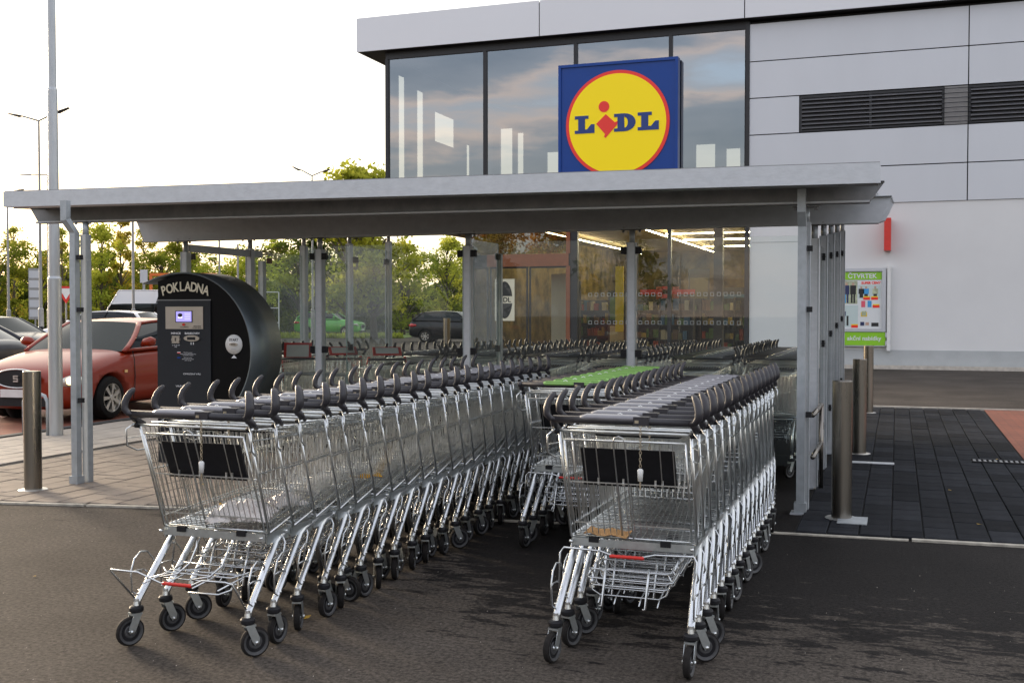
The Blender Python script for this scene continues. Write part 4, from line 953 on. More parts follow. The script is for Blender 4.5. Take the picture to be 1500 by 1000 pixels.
# entrance: side light, portal head, sliding doors
b = MB(); b.box((-11.55, YB-.10, 2.84), (-9.02, YB+.12, 3.20), M['terracotta']); bp(b, 'door_lintel')
b = MB(); b.box((-9.10, YB-.09, 0), (-8.98, YB+.12, 2.838), M['terracotta']); b.box((-9.10, YB-.09, 3.202), (-8.98, YB+.12, 4.17), M['terracotta']); bp(b, 'door_jamb')
b = MB(); b.add([(-12.1, YB+.03, 3.22), (-9.05, YB+.03, 3.22), (-9.05, YB+.03, 4.16), (-12.1, YB+.03, 4.16)], [(0,1,2,3)], M['glass_door']); bp(b, 'entrance_fanlight')
for x0, x1 in ((-12.1, -11.55), (-11.5, -10.3), (-10.26, -9.05)):
    b = MB(); b.add([(x0+.04, YB+.05, .08), (x1-.04, YB+.05, .08), (x1-.04, YB+.05, 2.80), (x0+.04, YB+.05, 2.80)], [(0,1,2,3)], M['glass_low'])
    for xa in (x0, x1-.05): b.box((xa, YB+.01, .03), (xa+.05, YB+.06, 2.83), M['dark_frame'])
    b.box((x0+.05, YB+.01, .03), (x1-.05, YB+.06, .08), M['dark_frame']); b.box((x0+.05, YB+.01, 2.79), (x1-.05, YB+.06, 2.835), M['dark_frame'])
    bp(b, 'door_leaf')
b = MB(); b.box((-12.2, YB-.02, 0), (-12.1, YB+.1, 4.18), M['dark_frame']); b.box((-12.1, YB+.0, 2.84), (-11.56, YB+.08, 3.2), M['dark_frame']); bp(b, 'door_frame')
# safety markings: two rows of small outlined squares
b = MB()
for zc in (2.0, 1.20):
    x = -8.4
    while x < -4.1:
        if abs(x+6.07) > .16:
            for (a_, c_, z0, z1) in ((-.05, .05, .04, .05), (-.05, .05, -.05, -.04), (-.05, -.04, -.04, .04), (.04, .05, -.04, .04)):
                b.box((x+a_, YB+.022, zc+z0), (x+c_, YB+.026, zc+z1), M['plinth'])
        x += .185
bp(b, 'window_markings', kind='stuff')
# lit tubes under the shop ceiling
def lit(a_, c_):
    b = MB(); b.tube([a_, c_], .017, M['light_strip'], 4); bp(b, 'ceiling_light')
for xl in (-10.5, -7.3, -3.5, .5): lit((xl, YB+1.5, 4.02), (xl, YB+16, 4.02))
for yy in (3.5, 6.5, 10.5): lit((-6.9, YB+yy, 3.95), (-4.0, YB+yy, 3.95)); lit((-3.0, YB+yy+.6, 3.95), (0, YB+yy+.6, 3.95))
# interior columns, boards
b = MB(); b.box((-9.95, YB+1.2, .03), (-9.45, YB+1.6, 2.65), M['cream']); bp(b, 'cream_pillar')
b = MB(); b.box((-5.0, YB+1.0, .03), (-4.75, YB+1.3, 4.1), M['shelf']); bp(b, 'dark_pillar')
b = MB(); b.box((-9.32, YB+1.0, .9), (-9.1, YB+1.05, 2.5), M['shelf'])
for k_ in range(5): b.box((-9.30, YB+.98, .98+k_*.29), (-9.12, YB+1.0, 1.22+k_*.29), [M['poster_white'], M['p_mint'], M['poster_white'], M['p_leaf'], M['lime']][k_])
bp(b, 'info_board')
b = MB(); b.box((-8.15, YB+2, .9), (-7.9, YB+2.05, 2.9), M['p_yell']); bp(b, 'yellow_banner')
b = MB(); b.box((-6.9, YB+3, .03), (-6.75, YB+3.2, 2.3), M['red_plastic']); b.box((-7.6, YB+3, 2.05), (-5.9, YB+3.1, 2.2), M['red_plastic']); bp(b, 'red_display_frame')
# goods shelves
goods = [mat('goods_%s' % n_, c_, .6) for n_, c_ in (('red', (.28, .05, .02)), ('yellow', (.30, .22, .05)), ('cream', (.42, .37, .24)), ('green', (.07, .13, .04)), ('blue', (.05, .12, .20)), ('brown', (.14, .08, .04)), ('dark', (.02, .02, .02)), ('black', (.012, .011, .01)), ('olive', (.11, .10, .04)))]
SH = []
for (x0, y0, w_, rz) in ((-8.3, 5, 2.2, 0), (-5.9, 4.2, 1.8, 0), (-3.9, 5.5, 2.2, 0), (-8.6, 9, 3, 0), (-5.4, 9.5, 3, 0), (-2.2, 8, 2.5, 0), (-11.5, 7, 2.2, 0), (-6.9, 2.6, 1.0, 0), (-4.6, 2.4, .9, 0)):
    s_ = empty('goods_shelf', (x0, YB+y0, .03), rz, label='x', cat='shop shelf', group='stocked shelves inside the shop'); SH.append(s_)
    b = MB(); b.box((0, .3, 0), (w_, .36, 1.9), M['shelf'])
    for z in (.15, .6, 1.05, 1.5): b.box((0, 0, z), (w_, .3, z+.03), M['shelf'])
    b.box((-.03, 0, 0), (0, .36, 1.9), M['shelf']); b.box((w_, 0, 0), (w_+.03, .36, 1.9), M['shelf']); b.build('shelf_rack', s_)
    b = MB()
    for z in (.18, .63, 1.08, 1.53):
        x = .03
        while x < w_-.15:
            ww = rnd.uniform(.07, .18); b.box((x, .02, z), (x+ww, .26, z+rnd.uniform(.15, .36)), rnd.choice(goods)); x += ww+.012
    b.build('goods', s_, kind='stuff')
for k_, (x0, y0, w_, h_) in enumerate(((-7.9, 6.5, .9, 2.6), (-6.6, 5.8, .7, 2.9), (-5.6, 6.6, 1.0, 2.3), (-4.4, 6.9, .8, 2.8), (-10.8, 4.5, .8, 2.5), (-3.0, 7.2, 1.2, 2.6), (-9.4, 6.0, .6, 2.2))):
    s_ = empty('display_tower', (x0, YB+y0, .03), .2, label=['dark display tower behind the left pane of the shop window', 'tall dark display tower left of the red display frame', 'dark display tower behind the window mullion', 'tall dark display tower beside the dark pillar', 'dark display tower seen through the entrance doors', 'dark display tower at the far right end of the window', 'narrow dark display tower behind the cream pillar'][k_], cat='display stand', group='dark display towers inside the shop')
    b = MB(); b.box((0, 0, 0), (w_, .4, h_), M['shelf']); b.build('cabinet', s_)
    b = MB(); b.box((.06, -.02, h_*.55), (w_-.06, -.001, h_*.9), rnd.choice(goods)); b.box((.06, -.02, h_*.2), (w_-.06, -.001, h_*.45), rnd.choice(goods)); b.build('panel', s_)
SHL = ['stocked shelf behind the left pane of the shop window', 'stocked shelf in the centre of the shop window, by the mullion', 'stocked shelf at the far right of the shop window', 'rear shelf deep in the shop, left of centre', 'rear shelf deep in the shop, right of centre', 'rear shelf deep in the shop at far right', 'stocked shelf seen through the entrance doors', 'short display rack close behind the glass near the red frame', 'short display rack close behind the glass beside the dark pillar']
for s_, l_ in zip(SH, SHL): s_['label'] = l_
# poster on the door
po = empty('door_poster', (-11.02, YB-.0, 1.86), 0, label='cream poster with a dark oval bearing LIDL on the entrance door', cat='poster')
b = MB(); b.box((-.31, -.012, -.62), (.31, -.006, .62), M['cream']); b.build('sheet', po)
b = MB(); poly = [(.245*math.cos(t), .55*math.sin(t)) for t in np.linspace(0, 2*math.pi, 28)[:-1]]; b.prism(poly, -.016, -.0125, M['ink']); b.box((-.28, -.0175, -.10), (.28, -.0162, .11), M['cream']); b.build('oval', po)
obj('lettering', text_mesh('lettering', 'LIDL', .20, M['ink'], .001, bold=.006, sx=1.0), po, (0, -.020, .0))

# ---------------- big sign
sg = empty('store_sign', (-7.52, YB-.34, 6.83), 0, label='big square blue store sign with yellow disc and red ring reading LIDL', cat='store sign')
S = 1.70
b = MB(); b.box((-S, 0, -S), (S, .26, S), M['sign_blue']); b.build('sign_box', sg)
b = MB()
for (x0, x1, z0, z1) in ((-S-.03, S+.03, S-.05, S+.03), (-S-.03, S+.03, -S-.03, -S+.05), (-S-.03, -S+.05, -S+.05, S-.05), (S-.05, S+.03, -S+.05, S-.05)): b.box((x0, -.04, z0), (x1, .27, z1), M['sign_blue'])
b.build('sign_rim', sg)
cz = -.02; cx_ = .0
def disc(r0, y0, y1, m, n=72): 
    b = MB(); b.prism([(cx_+r0*math.cos(t), cz+r0*math.sin(t)) for t in np.linspace(0, 2*math.pi, n+1)[:-1]], y0, y1, m); return b
disc(1.50, -.030, -.001, M['sign_red']).build('red_ring', sg); disc(1.405, -.042, -.031, M['sign_yellow']).build('yellow_disc', sg)
def glyph(polys, name, m, y0=-.056, y1=-.043):
    b = MB()
    for p in polys: b.prism(p, y0, y1, m)
    b.build(name, sg)
# slab serif L D L (units metres, baseline z=-.22, cap height .50)
z0, z1 = -.25, .25
def Lp(x, w_, s=1):
    return [[(x, z0), (x+w_, z0), (x+w_, z0+.25), (x+w_-.10, z0+.25), (x+w_-.22, z0+.11), (x+.30, z0+.11), (x+.30, z1-.09), (x+.40, z1-.09), (x+.40, z1), (x, z1), (x, z1-.09), (x+.10, z1-.09), (x+.10, z0+.09), (x, z0+.09)]]
glyph(Lp(-1.23, .58), 'letter_l', M['blue_letter']); glyph(Lp(.60, .60), 'letter_l', M['blue_letter'])
# D with a counter, as strips
def Dp(x, w_):
    out = []; k_ = 12
    o_ = [(x+.30+(w_-.30)*math.sin(t), .25*math.cos(t)) for t in np.linspace(0, math.pi, k_)]
    i_ = [(x+.30+(w_-.52)*math.sin(t)*1.0, .15*math.cos(t)) for t in np.linspace(0, math.pi, k_)]
    for a_, b_, c_, d_ in zip(o_, o_[1:], i_[1:], i_): out.append([a_, b_, c_, d_][::-1])
    out.append([(x+.0, z0), (x+.30, z0), (x+.30, z0+.10), (x+.29, z1-.10), (x+.30, z1), (x, z1), (x, z1-.09), (x+.10, z1-.09), (x+.10, z0+.09), (x, z0+.09)])
    return out
glyph(Dp(-.08, .62), 'letter_d', M['blue_letter'])
# tilted i: dot, square body on its corner with a foot
b = MB(); b.prism([(-.375+.155*math.cos(t), .475+.155*math.sin(t)) for t in np.linspace(0, 2*math.pi, 25)[:-1]], -.056, -.043, M['sign_red']); b.build('dot', sg)
glyph([[(-.60, .0), (-.34, -.30), (-.37, -.37), (-.33, -.41), (-.20, -.27), (.0, -.06), (.05, .05), (-.06, .02), (-.32, .26)][::-1]], 'letter_i', M['sign_red'])
# ---------------- red lamp box and poster case
rb = empty('red_wall_box', (-.27, YB-.30, 3.1), 0, label='narrow red box sign projecting from the white wall above the poster case', cat='box sign')
b = MB(); b.box((-.085, -.25, 0), (.085, .28, .84), M['red_plastic']); b.build('box_body', rb)
b = MB(); b.box((-.06, .28, .02), (.06, .30, .82), M['alu']); b.build('bracket', rb)
pc = empty('poster_case', (-1.30, YB-.02, 0), 0, label='silver poster case on the white wall with lime header reading ČTVRTEK', cat='poster case')
b = MB()
for (x0, x1, z0_, z1_) in ((-1.0, 1.0, 2.58, 2.66), (-1.0, 1.0, .98, 1.06), (-1.0, -.92, 1.06, 2.58), (.90, 1.0, 1.06, 2.58)): b.box((x0, -.12, z0_), (x1, 0, z1_), M['alu'])
b.build('case_frame', pc)
b = MB(); b.box((-.92, -.06, 1.06), (.90, -.002, 2.58), M['poster_white']); b.build('poster_sheet', pc)
b = MB(); b.box((-.91, -.075, 2.36), (.89, -.0605, 2.56), M['lime']); b.build('header_band', pc)
b = MB(); b.box((-1.0, -.10, .62), (1.0, -.0, .97), M['lime']); b.build('footer_band', pc)
b = MB(); b.box((-1.0, -.11, .59), (1.0, 0, .615), M['alu']); b.build('bottom_trim', pc)
b = MB(); b.box((1.03, -.16, .48), (1.12, 0, 2.70), M['white_plastic']); b.box((.99, -.14, .62), (1.03, -.05, .74), M['alu']); b.box((.99, -.14, .84), (1.03, -.05, .96), M['alu']); b.build('side_post', pc)
obj('lettering', text_mesh('lettering', 'ČTVRTEK', .17, M['white_ink'], .001, bold=.004), pc, (.40, -.079, 2.45)); obj('lettering', text_mesh('lettering', 'akční nabídky', .155, M['white_ink'], .001, bold=.003), pc, (.46, -.104, .80))
obj('lettering', text_mesh('lettering', 'SUPER CENY', .085, M['sign_red'], .001, bold=.003), pc, (.62, -.066, 2.27))
b = MB(); yF = -.0605
def pq(x0, z0_, x1, z1_, m, k=0): b.box((x0, yF-.002-k*.0014, z0_), (x1, yF-.0002-k*.0014, z1_), M[m])
pq(-.9, 1.72, .28, 2.33, 'p_leaf'); pq(.30, 1.86, .86, 2.22, 'p_mint'); pq(-.9, 1.10, .30, 1.68, 'p_mint')
for x, c_ in ((.0, 'p_navy'), (.17, 'ink'), (-.35, 'p_navy'), (-.6, 'ink')):
    pq(x-.075, 1.97, x+.075, 2.21, c_, 1); pq(x-.03, 2.21, x+.03, 2.28, 'p_skin', 1); pq(x-.055, 1.74, x-.01, 1.97, 'ink' if c_ == 'ink' else 'p_sky', 1); pq(x+.01, 1.74, x+.055, 1.97, 'ink' if c_ == 'ink' else 'p_navy', 1)
for x, c_ in ((.50, 'p_sky'), (.73, 'p_leaf'), (.38, 'ink')):
    pq(x-.07, 1.98, x+.07, 2.12, c_, 1); pq(x-.025, 2.12, x+.025, 2.18, 'p_skin', 1); pq(x-.045, 1.88, x+.045, 1.98, 'ink', 1)
for x, z in ((-.14, 2.05), (.50, 1.87), (.70, 1.87), (.74, 1.66), (.20, 1.13), (-.5, 1.2)):
    pq(x-.07, z-.045, x+.10, z+.02, 'sign_red', 2); pq(x-.07, z+.02, x+.10, z+.05, 'p_yell', 2)
pq(.38, 1.63, .48, 1.80, 'p_pink', 1); pq(.54, 1.63, .64, 1.80, 'p_sky', 1); pq(.37, 1.38, .53, 1.50, 'p_yell', 1); pq(.39, 1.40, .51, 1.53, 'p_leaf', 2)
pq(.36, 1.14, .46, 1.24, 'p_navy', 1); pq(.49, 1.15, .58, 1.23, 'tan_card' if False else 'p_skin', 1); pq(.64, 1.12, .82, 1.22, 'ink', 1)
for x in (-.05, .04): pq(x-.03, 1.14, x+.02, 1.40, 'ink', 1)
pq(-.09, 1.40, -.01, 1.52, 'p_navy', 1)
b.build('poster_print', pc)

# ================================================================== LAMPS, MASTS, SIGNS
ms = empty('tall_mast', (-9.55, 10.55, 0), 0, label='tall galvanised mast rising out of the picture at left', cat='mast')
b = MB(); b.lathe([(0, .082), (1.90, .080), (1.93, .066)], M['mast'], 12, 'z'); b.build('lower_sleeve', ms)
b = MB(); b.lathe([(1.89, .066), (4.15, .058), (4.18, .048), (11.0, .040), (11.0, 0)], M['mast'], 12, 'z'); b.build('upper_tube', ms)
def street_lamp(x, y, h, heads, label, tilt=.25, pr=.055, rz=0, grp='street lamps in the car park', hm='lamp_head'):
    t = empty('street_lamp', (x, y, 0), rz, label=label, cat='street lamp', group=grp)
    b = MB(); b.lathe([(0, pr*1.7), (1.6, pr*1.6), (1.65, pr), (h, pr*.6), (h, 0)], M['lamp_grey'], 8, 'z'); b.build('pole', t)
    for s, ln, up in heads:
        b = MB(); b.tube([(0, 0, h-.03), (s*ln*.55, 0, h+up*.6)], .03, M['lamp_grey'], 6); b.build('arm', t)
        b = MB(); x0 = s*ln*.55; p = [(x0, 0, h+up*.6), (x0+s*.15, 0, h+up*.65), (x0+s*ln*.45, 0, h+up)]
        b.tube(p, [.04, .11, .07], M[hm], 8, flat=(1.0, .45)); b.build('lamp_head', t)
street_lamp(-27.29, 29.5, 7.95, [(-1, 1.25, .28), (1, 1.25, .32)], 'twin armed street lamp behind the tall mast at left')
street_lamp(-25.3, 44.2, 7.75, [(-1, 1.0, .42), (1, .9, .22)], 'twin armed street lamp above the shelter roof, left of the big tree')
street_lamp(-37.36, 40.89, 7.9, [(-1, 1.6, .05)], 'street lamp with one pale head on the left, just behind the mast', hm='white_plastic')
street_lamp(-44.5, 45.79, 7.85, [(1, 1.1, .08)], 'thin pale lamp post at the left edge of the photo', pr=.07)
for (x, y, h, l_) in ((-29.68, 37.24, 5.9, 'thin grey pole in front of the golden tree, right of the yield sign'), (-35.11, 51.23, 5.6, 'thin grey pole seen through the portal frame, left of two'), (-31.31, 47.27, 4.9, 'thin grey pole seen through the portal frame, right of two')):
    b = MB(); b.lathe([(0, .09), (1.6, .08), (1.65, .055), (h, .05), (h, 0)], M['lamp_grey'], 8, 'z'); o = b.build('pole', label=l_, cat='pole'); o.location = (x, y, 0)
ys = empty('yield_sign', (-27.3, 30.7, 0), R(40), label='red and white yield sign between the mast and the shelter post', cat='road sign')
b = MB(); b.lathe([(0, .03), (2.2, .03)], M['lamp_grey'], 8, 'z'); b.build('pole', ys)
b = MB(); b.prism([(-.36, 2.4), (.36, 2.4), (0, 1.78)], -.05, -.035, M['red_plastic']); b.build('red_triangle', ys)
b = MB(); b.prism([(-.22, 2.32), (.22, 2.32), (0, 1.94)], -.062, -.052, M['white_plastic']); b.build('white_triangle', ys)
bd = MB(); bd.box((-.25, -.03, 1.2), (.25, .03, 3.3), M['lamp_grey']); bd.box((-.03, -.02, 0), (.03, .02, 1.2), M['lamp_grey'])
for k_ in range(5): bd.box((-.22, -.04, 1.3+k_*.4), (.22, -.03, 1.6+k_*.4), M['alu'])
o = bd.build('notice_board', label='narrow grey notice board standing left of the mast before the trees', cat='notice board'); o.location = (-33.5, 35.9, 0); o.rotation_euler = (0, 0, R(40))
o = MB(); o.box((-.15, -.05, 2.75), (.15, .05, 3.3), M['alu']); o.box((-.05, -.05, 0), (.05, .05, 2.75), M['lamp_grey']); o = o.build('traffic_sign_back', label='pale square sign seen from behind, left of the kiosk top', cat='road sign'); o.location = (-30.3, 38.7, 0); o.rotation_euler = (0, 0, R(35))
op = empty('orange_portal', (-30.8, 42.15, 0), R(19.5), label='orange steel portal frame behind the kiosk roof', cat='portal frame')
b = MB(); b.box((-1.55, -.06, 3.15), (1.5, .06, 3.28), M['orange']); b.build('top_beam', op)
for x in (-1.5, 1.45): b = MB(); b.box((x-.06, -.05, 0), (x+.06, .05, 3.15), M['orange']); b.build('leg', op)
rk_ = empty('rack_stand', (-32.5, 52.0, 0), R(25), label='white wire cage rack on the verge left of the green car', cat='rack')
b = MB()
for x in (-.55, .55): b.box((x-.03, -.03, 0), (x+.03, .03, 2.6), M['white_plastic'])
for z in (.9, 1.7, 2.57): b.box((-.52, -.02, z), (.52, .02, z+.05), M['white_plastic'])
b.build('rack_frame', rk_)
far = MB(); far.lathe([(0, .09), (1.0, .09), (1.0, 0)], M['stainless'], 14, 'z'); o = far.build('bollard', label='distant steel bollard in front of the black sedan', cat='bollard', group='stainless bollards'); o.location = (-17.2, 40.8, 0); o.scale = (1.5, 1.5, 1.25)

# ================================================================== CARS
def car(name, label, loc, heading, paint, kind='hatch', lit=False, detail=True, rear=False):
    """local +x is the front; heading = angle of +x in world"""
    t = empty(name, loc, heading, label=label, cat='van' if kind == 'van' else 'car', group=None)
    P = M[paint]
    if kind == 'hatch':
        St = [(2.13, .30, .56, .50), (2.08, .22, .68, .66), (1.95, .17, .76, .78), (1.70, .16, .845, .85), (1.30, .16, .925, .885), (.95, .16, .985, .89), (.3, .16, 1.00, .89), (-.4, .16, 1.01, .89), (-1.1, .16, 1.03, .89), (-1.6, .17, 1.04, .875), (-1.92, .22, 1.03, .82), (-2.08, .30, .95, .74), (-2.13, .36, .75, .68)]
        cow, rf0, rf1, rb_, zr_ = 1.02, .22, -1.35, -1.98, 1.455
        wx = (1.32, -1.27)
    elif kind == 'sedan':
        St = [(2.28, .30, .56, .50), (2.22, .22, .68, .66), (2.05, .17, .76, .78), (1.80, .16, .84, .85), (1.30, .16, .92, .89), (.95, .16, .97, .90), (.3, .16, .98, .90), (-.4, .16, .99, .90), (-1.1, .16, 1.02, .90), (-1.7, .17, 1.06, .88), (-2.1, .20, 1.06, .82), (-2.25, .30, 1.0, .76), (-2.30, .36, .8, .70)]
        cow, rf0, rf1, rb_, zr_ = 1.00, .20, -1.0, -1.85, 1.45; wx = (1.38, -1.35)
    elif kind == 'suv':
        St = [(2.13, .32, .62, .56), (2.08, .24, .80, .70), (1.95, .20, .92, .80), (1.70, .20, 1.00, .87), (1.30, .20, 1.06, .90), (.95, .20, 1.10, .91), (.3, .20, 1.11, .91), (-.4, .20, 1.12, .91), (-1.1, .20, 1.14, .91), (-1.6, .20, 1.15, .90), (-1.95, .24, 1.14, .86), (-2.10, .30, 1.05, .80), (-2.15, .36, .85, .76)]
        cow, rf0, rf1, rb_, zr_ = 1.02, .30, -1.5, -2.05, 1.62; wx = (1.30, -1.28)
    else:
        St = [(2.75, .35, .80, .75), (2.68, .25, 1.0, .88), (2.50, .22, 1.15, .96), (2.2, .22, 1.28, 1.0), (1.9, .22, 1.36, 1.0), (1.3, .22, 1.40, 1.0), (.3, .22, 1.42, 1.0), (-.8, .22, 1.42, 1.0), (-1.8, .22, 1.42, 1.0), (-2.4, .22, 1.42, 1.0), (-2.70, .25, 1.42, .98), (-2.75, .3, 1.40, .96)]
        cow, rf0, rf1, rb_, zr_ = 2.0, 1.25, -2.55, -2.72, 2.55; wx = (1.8, -1.65)
    # lower body
    b = MB(); ns = len(St); K = 8
    def sec(x, z0, z1, hw):
        h = z1-z0; half = [(hw*.80, z0), (hw*.96, z0+.10*h+.02), (hw*1.0, z0+.42*h), (hw*.985, z0+.72*h), (hw*.94, z0+.92*h), (hw*.80, z1), (hw*.45, z1+.022), (0, z1+.030)]
        return [(x, y, z) for y, z in half]+[(x, -y, z) for y, z in half[-2::-1]]
    rings = [sec(*s_) for s_ in St]; n = len(rings[0]); vs = [p for r_ in rings for p in r_]
    fs = [(i*n+j, i*n+j+1, (i+1)*n+j+1, (i+1)*n+j) for i in range(ns-1) for j in range(n-1)]
    fs += [(i*n+n-1, i*n, (i+1)*n, (i+1)*n+n-1) for i in range(ns-1)]
    fs += [tuple(range(n-1, -1, -1)), tuple((ns-1)*n+j for j in range(n))]
    b.add(vs, fs, P, True)
    me = b.mesh('body'); tmp = bpy.data.objects.new('tmp', me); col.objects.link(tmp)
    m1 = tmp.modifiers.new('s', 'SUBSURF'); m1.levels = 2; m1.render_levels = 2
    cut = MB()
    for x in wx:
        for s in (-1, 1): cut.tube([(x, s*.62, .315), (x, s*1.3, .315)], .365 if kind != 'van' else .39, M['gap'], 28)
    co_ = cut.build('cut'); bo = tmp.modifiers.new('b', 'BOOLEAN'); bo.operation = 'DIFFERENCE'; bo.object = co_; bo.solver = 'EXACT'
    dg = bpy.context.evaluated_depsgraph_get(); me2 = bpy.data.meshes.new_from_object(tmp.evaluated_get(dg))
    bpy.data.objects.remove(tmp); bpy.data.objects.remove(co_)
    if len(me2.materials) < 2: me2.materials.append(M['gap'])
    me2.name = 'body'; body = obj('body', me2, t)
    # fix boolean material: arch interiors use gap
    # greenhouse
    zc = [s_[2] for s_ in St]; xsS = [s_[0] for s_ in St]
    def belt(x):
        for a_, c_ in zip(St, St[1:]):
            if a_[0] >= x >= c_[0]: return a_[2]+(c_[2]-a_[2])*(a_[0]-x)/(a_[0]-c_[0])
        return St[-1][2]
    hwB = St[6][3]*.90; hwT = hwB*(.74 if kind != 'van' else .90)
    # side outline points (bottom & top pairs) from front to back
    gl = []; nb = 12
    b = MB(); 
    def side_pt(u_, v_):   # u 0..1 front->back, v 0..1 bottom->top
        xb = cow-.10+(rb_+.10-(cow-.10))*u_; xt = rf0+(rf1-rf0)*u_; zb_ = belt(xb)-.02; zt = zr_-.035-.05*(2*u_-1)**2*(1 if kind != 'van' else .2) - (.02*u_)
        vv = v_; bow = .05*math.sin(math.pi*vv)
        x = xb+(xt-xb)*vv; y = hwB+(hwT-hwB)*vv**1.2+bow*.5; z = zb_+(zt-zb_)*vv
        return x, y, z
    U = 14; V = 5
    for s in (-1, 1):
        vs = []
        for i in range(U+1):
            for j in range(V+1):
                x, y, z = side_pt(i/U, j/V); vs.append((x, s*y, z))
        fs = [(i*(V+1)+j, (i+1)*(V+1)+j, (i+1)*(V+1)+j+1, i*(V+1)+j+1) for i in range(U) for j in range(V)]
        if s == 1: fs = [f_[::-1] for f_ in fs]
        b.add(vs, fs, M['car_glass'], True)
    b.build('side_windows', t)
    def cross(u_, bulge, name, m, rows=5):
        b = MB(); vs = []; W = 8
        for j in range(rows+1):
            x, y, z = side_pt(u_, j/rows)
            for k_ in range(W+1):
                q_ = 2*k_/W-1; vs.append((x+bulge*(1-q_*q_), y*q_, z+(.03*(1-q_*q_))*(j/rows)))
        b.add(vs, [(j*(W+1)+k_, j*(W+1)+k_+1, (j+1)*(W+1)+k_+1, (j+1)*(W+1)+k_) for j in range(rows) for k_ in range(W)], M[m], True); return b.build(name, t)
    if kind == 'van':
        for s in (-1, 1):
            b = MB(); vs = []
            for i in range(U+1):
                for v_ in (.48, .75, 1.0):
                    x, y, z = side_pt(i/U, v_); vs.append((x, s*(y+.012), z))
            b.add(vs, [(i*3+j, (i+1)*3+j, (i+1)*3+j+1, i*3+j+1) for i in range(U) for j in range(2)], P, True); b.build('upper_side_panel', t)
        b = MB(); b.box((rb_-.10, -hwT*1.03, 2.12), (rb_+.05, hwT*1.03, 2.50), P); b.build('rear_upper_panel', t)
    cross(0, .10, 'windscreen', 'car_glass_light'); cross(1, -.08, 'rear_window', 'car_glass')
    b = MB(); vs = []; W = 8
    for i in range(U+1):
        x, y, z = side_pt(i/U, 1)
        bx = (.10*(1-i/U*2) if i/U < .5 else -.08*(i/U*2-1))
        for k_ in range(W+1):
            q_ = 2*k_/W-1; vs.append((x+bx*(1-q_*q_)*(1 if i in (0, U) else abs(1-2*i/U)), y*q_, z+.03*(1-q_*q_)+.012*math.sin(math.pi*i/U)+.002))
    b.add(vs, [(i*(W+1)+k_, i*(W+1)+k_+1, (i+1)*(W+1)+k_+1, (i+1)*(W+1)+k_) for i in range(U) for k_ in range(W)], P, True); b.build('roof', t)
    # pillars and rails, body coloured
    for s in (-1, 1):
        b = MB()
        def strip(u0, u1, w0=.03, v0=0, v1=1, m=P):
            pts = []
            for j in range(7):
                v_ = v0+(v1-v0)*j/6; x, y, z = side_pt(u0+(u1-u0)*j/6, v_); pts.append((x, s*(y+.004), z))
            b.tube(pts, w0, m, 8, flat=(1, .55))
        strip(0.0, 0.0, .042); strip(1.0, 1.0, .075)
        if kind == 'hatch': strip(.93, .97, .085)
        strip(.46, .46, .030, 0.02, .98, M['gap']); strip(.30, .30, .010, .02, .98, M['gap']) if False else None
        pts = [];
        for i in range(13):
            x, y, z = side_pt(i/12, 1); pts.append((x, s*(y+.0), z-.005))
        b.tube(pts, .036, P, 8, flat=(1, .7))
        pts = []
        for i in range(13):
            x, y, z = side_pt(i/12, 0.03); pts.append((x, s*(y+.012), z+.0))
        b.tube(pts, .026, P, 8); b.build('window_pillars', t)
    # wheels
    wr = .315 if kind != 'van' else .34
    wb = MB(); prof = [(-.10, .10), (-.10, .205), (-.108, .225), (-.095, .285), (-.06, .312), (.06, .312), (.095, .285), (.108, .225), (.10, .205)]
    wb.lathe(prof, M['tyre'], 30, 'y'); wme = wb.mesh('tyre')
    rm = MB()
    rm.lathe([(.085, .215), (.10, .212), (.10, .200), (.06, .190), (.04, .17)], M['alloy'], 30, 'y'); rm.lathe([(.035, .20), (.03, .0)], M['gap'], 20, 'y'); rm.lathe([(.05, .05), (.098, .042), (.100, 0)], M['alloy'], 12, 'y')
    for k_ in range(7):
        a_ = 2*math.pi*k_/7; d = Vector((math.cos(a_), 0, math.sin(a_))); e_ = Vector((-math.sin(a_), 0, math.cos(a_)))
        q0, q1 = d*.03, d*.205; vs = [q0-e_*.016+Vector((0,.09,0)), q0+e_*.016+Vector((0,.09,0)), q1+e_*.032+Vector((0,.092,0)), q1-e_*.032+Vector((0,.092,0))]
        vs += [p-Vector((0,.035,0)) for p in vs]; rm.add(vs, [(0,1,2,3),(4,7,6,5),(0,4,5,1),(1,5,6,2),(2,6,7,3),(3,7,4,0)], M['alloy'])
    rme = rm.mesh('rim')
    for x in wx:
        for s in (-1, 1):
            w_ = obj('wheel', wme, t, (x, s*(St[6][3]-.115), wr), 0 if s == 1 else math.pi); obj('rim', rme, w_)
            ar = MB(); ar.cyl((x, s*(St[6][3]-.33), wr), .36, .08, M['gap'], 24, 'y'); ar.build('wheel_well', t)
    # lights, mirrors, trims
    hwF = St[2][3]
    for s in (-1, 1):
        b = MB(); b.tube([(St[3][0]+.05, s*(St[3][3]-.04), St[2][2]-.16), (St[2][0]+.04, s*(St[2][3]-.07), St[2][2]-.17), (St[1][0]+.0, s*(St[1][3]-.12), St[1][2]-.13)], [.04, .085, .06], M['headlamp'], 10, flat=(.8, 1.0)); hl = b.build('headlight', t)
        if lit:
            b = MB(); b.lathe([(0, .055), (.03, .05), (.04, 0)], mat('lit_headlamp', (.9, .7, .4), .2, 0, emit=(1, .66, .28), estr=2.2), 14, 'x', (St[2][0]+.085, s*(St[2][3]-.06), St[2][2]-.165)); b.build('bulb', hl)
        b = MB(); rx = St[-2][0]; b.tube([(St[-4][0]-.12, s*(St[-4][3]-.015), .88), (St[-3][0]-.02, s*(St[-3][3]-.02), .88), (St[-2][0]-.01, s*(St[-2][3]-.06), .86)], [.05, .09, .06], M['tail'], 10, flat=(.7, 1.0)); b.build('tail_light', t)
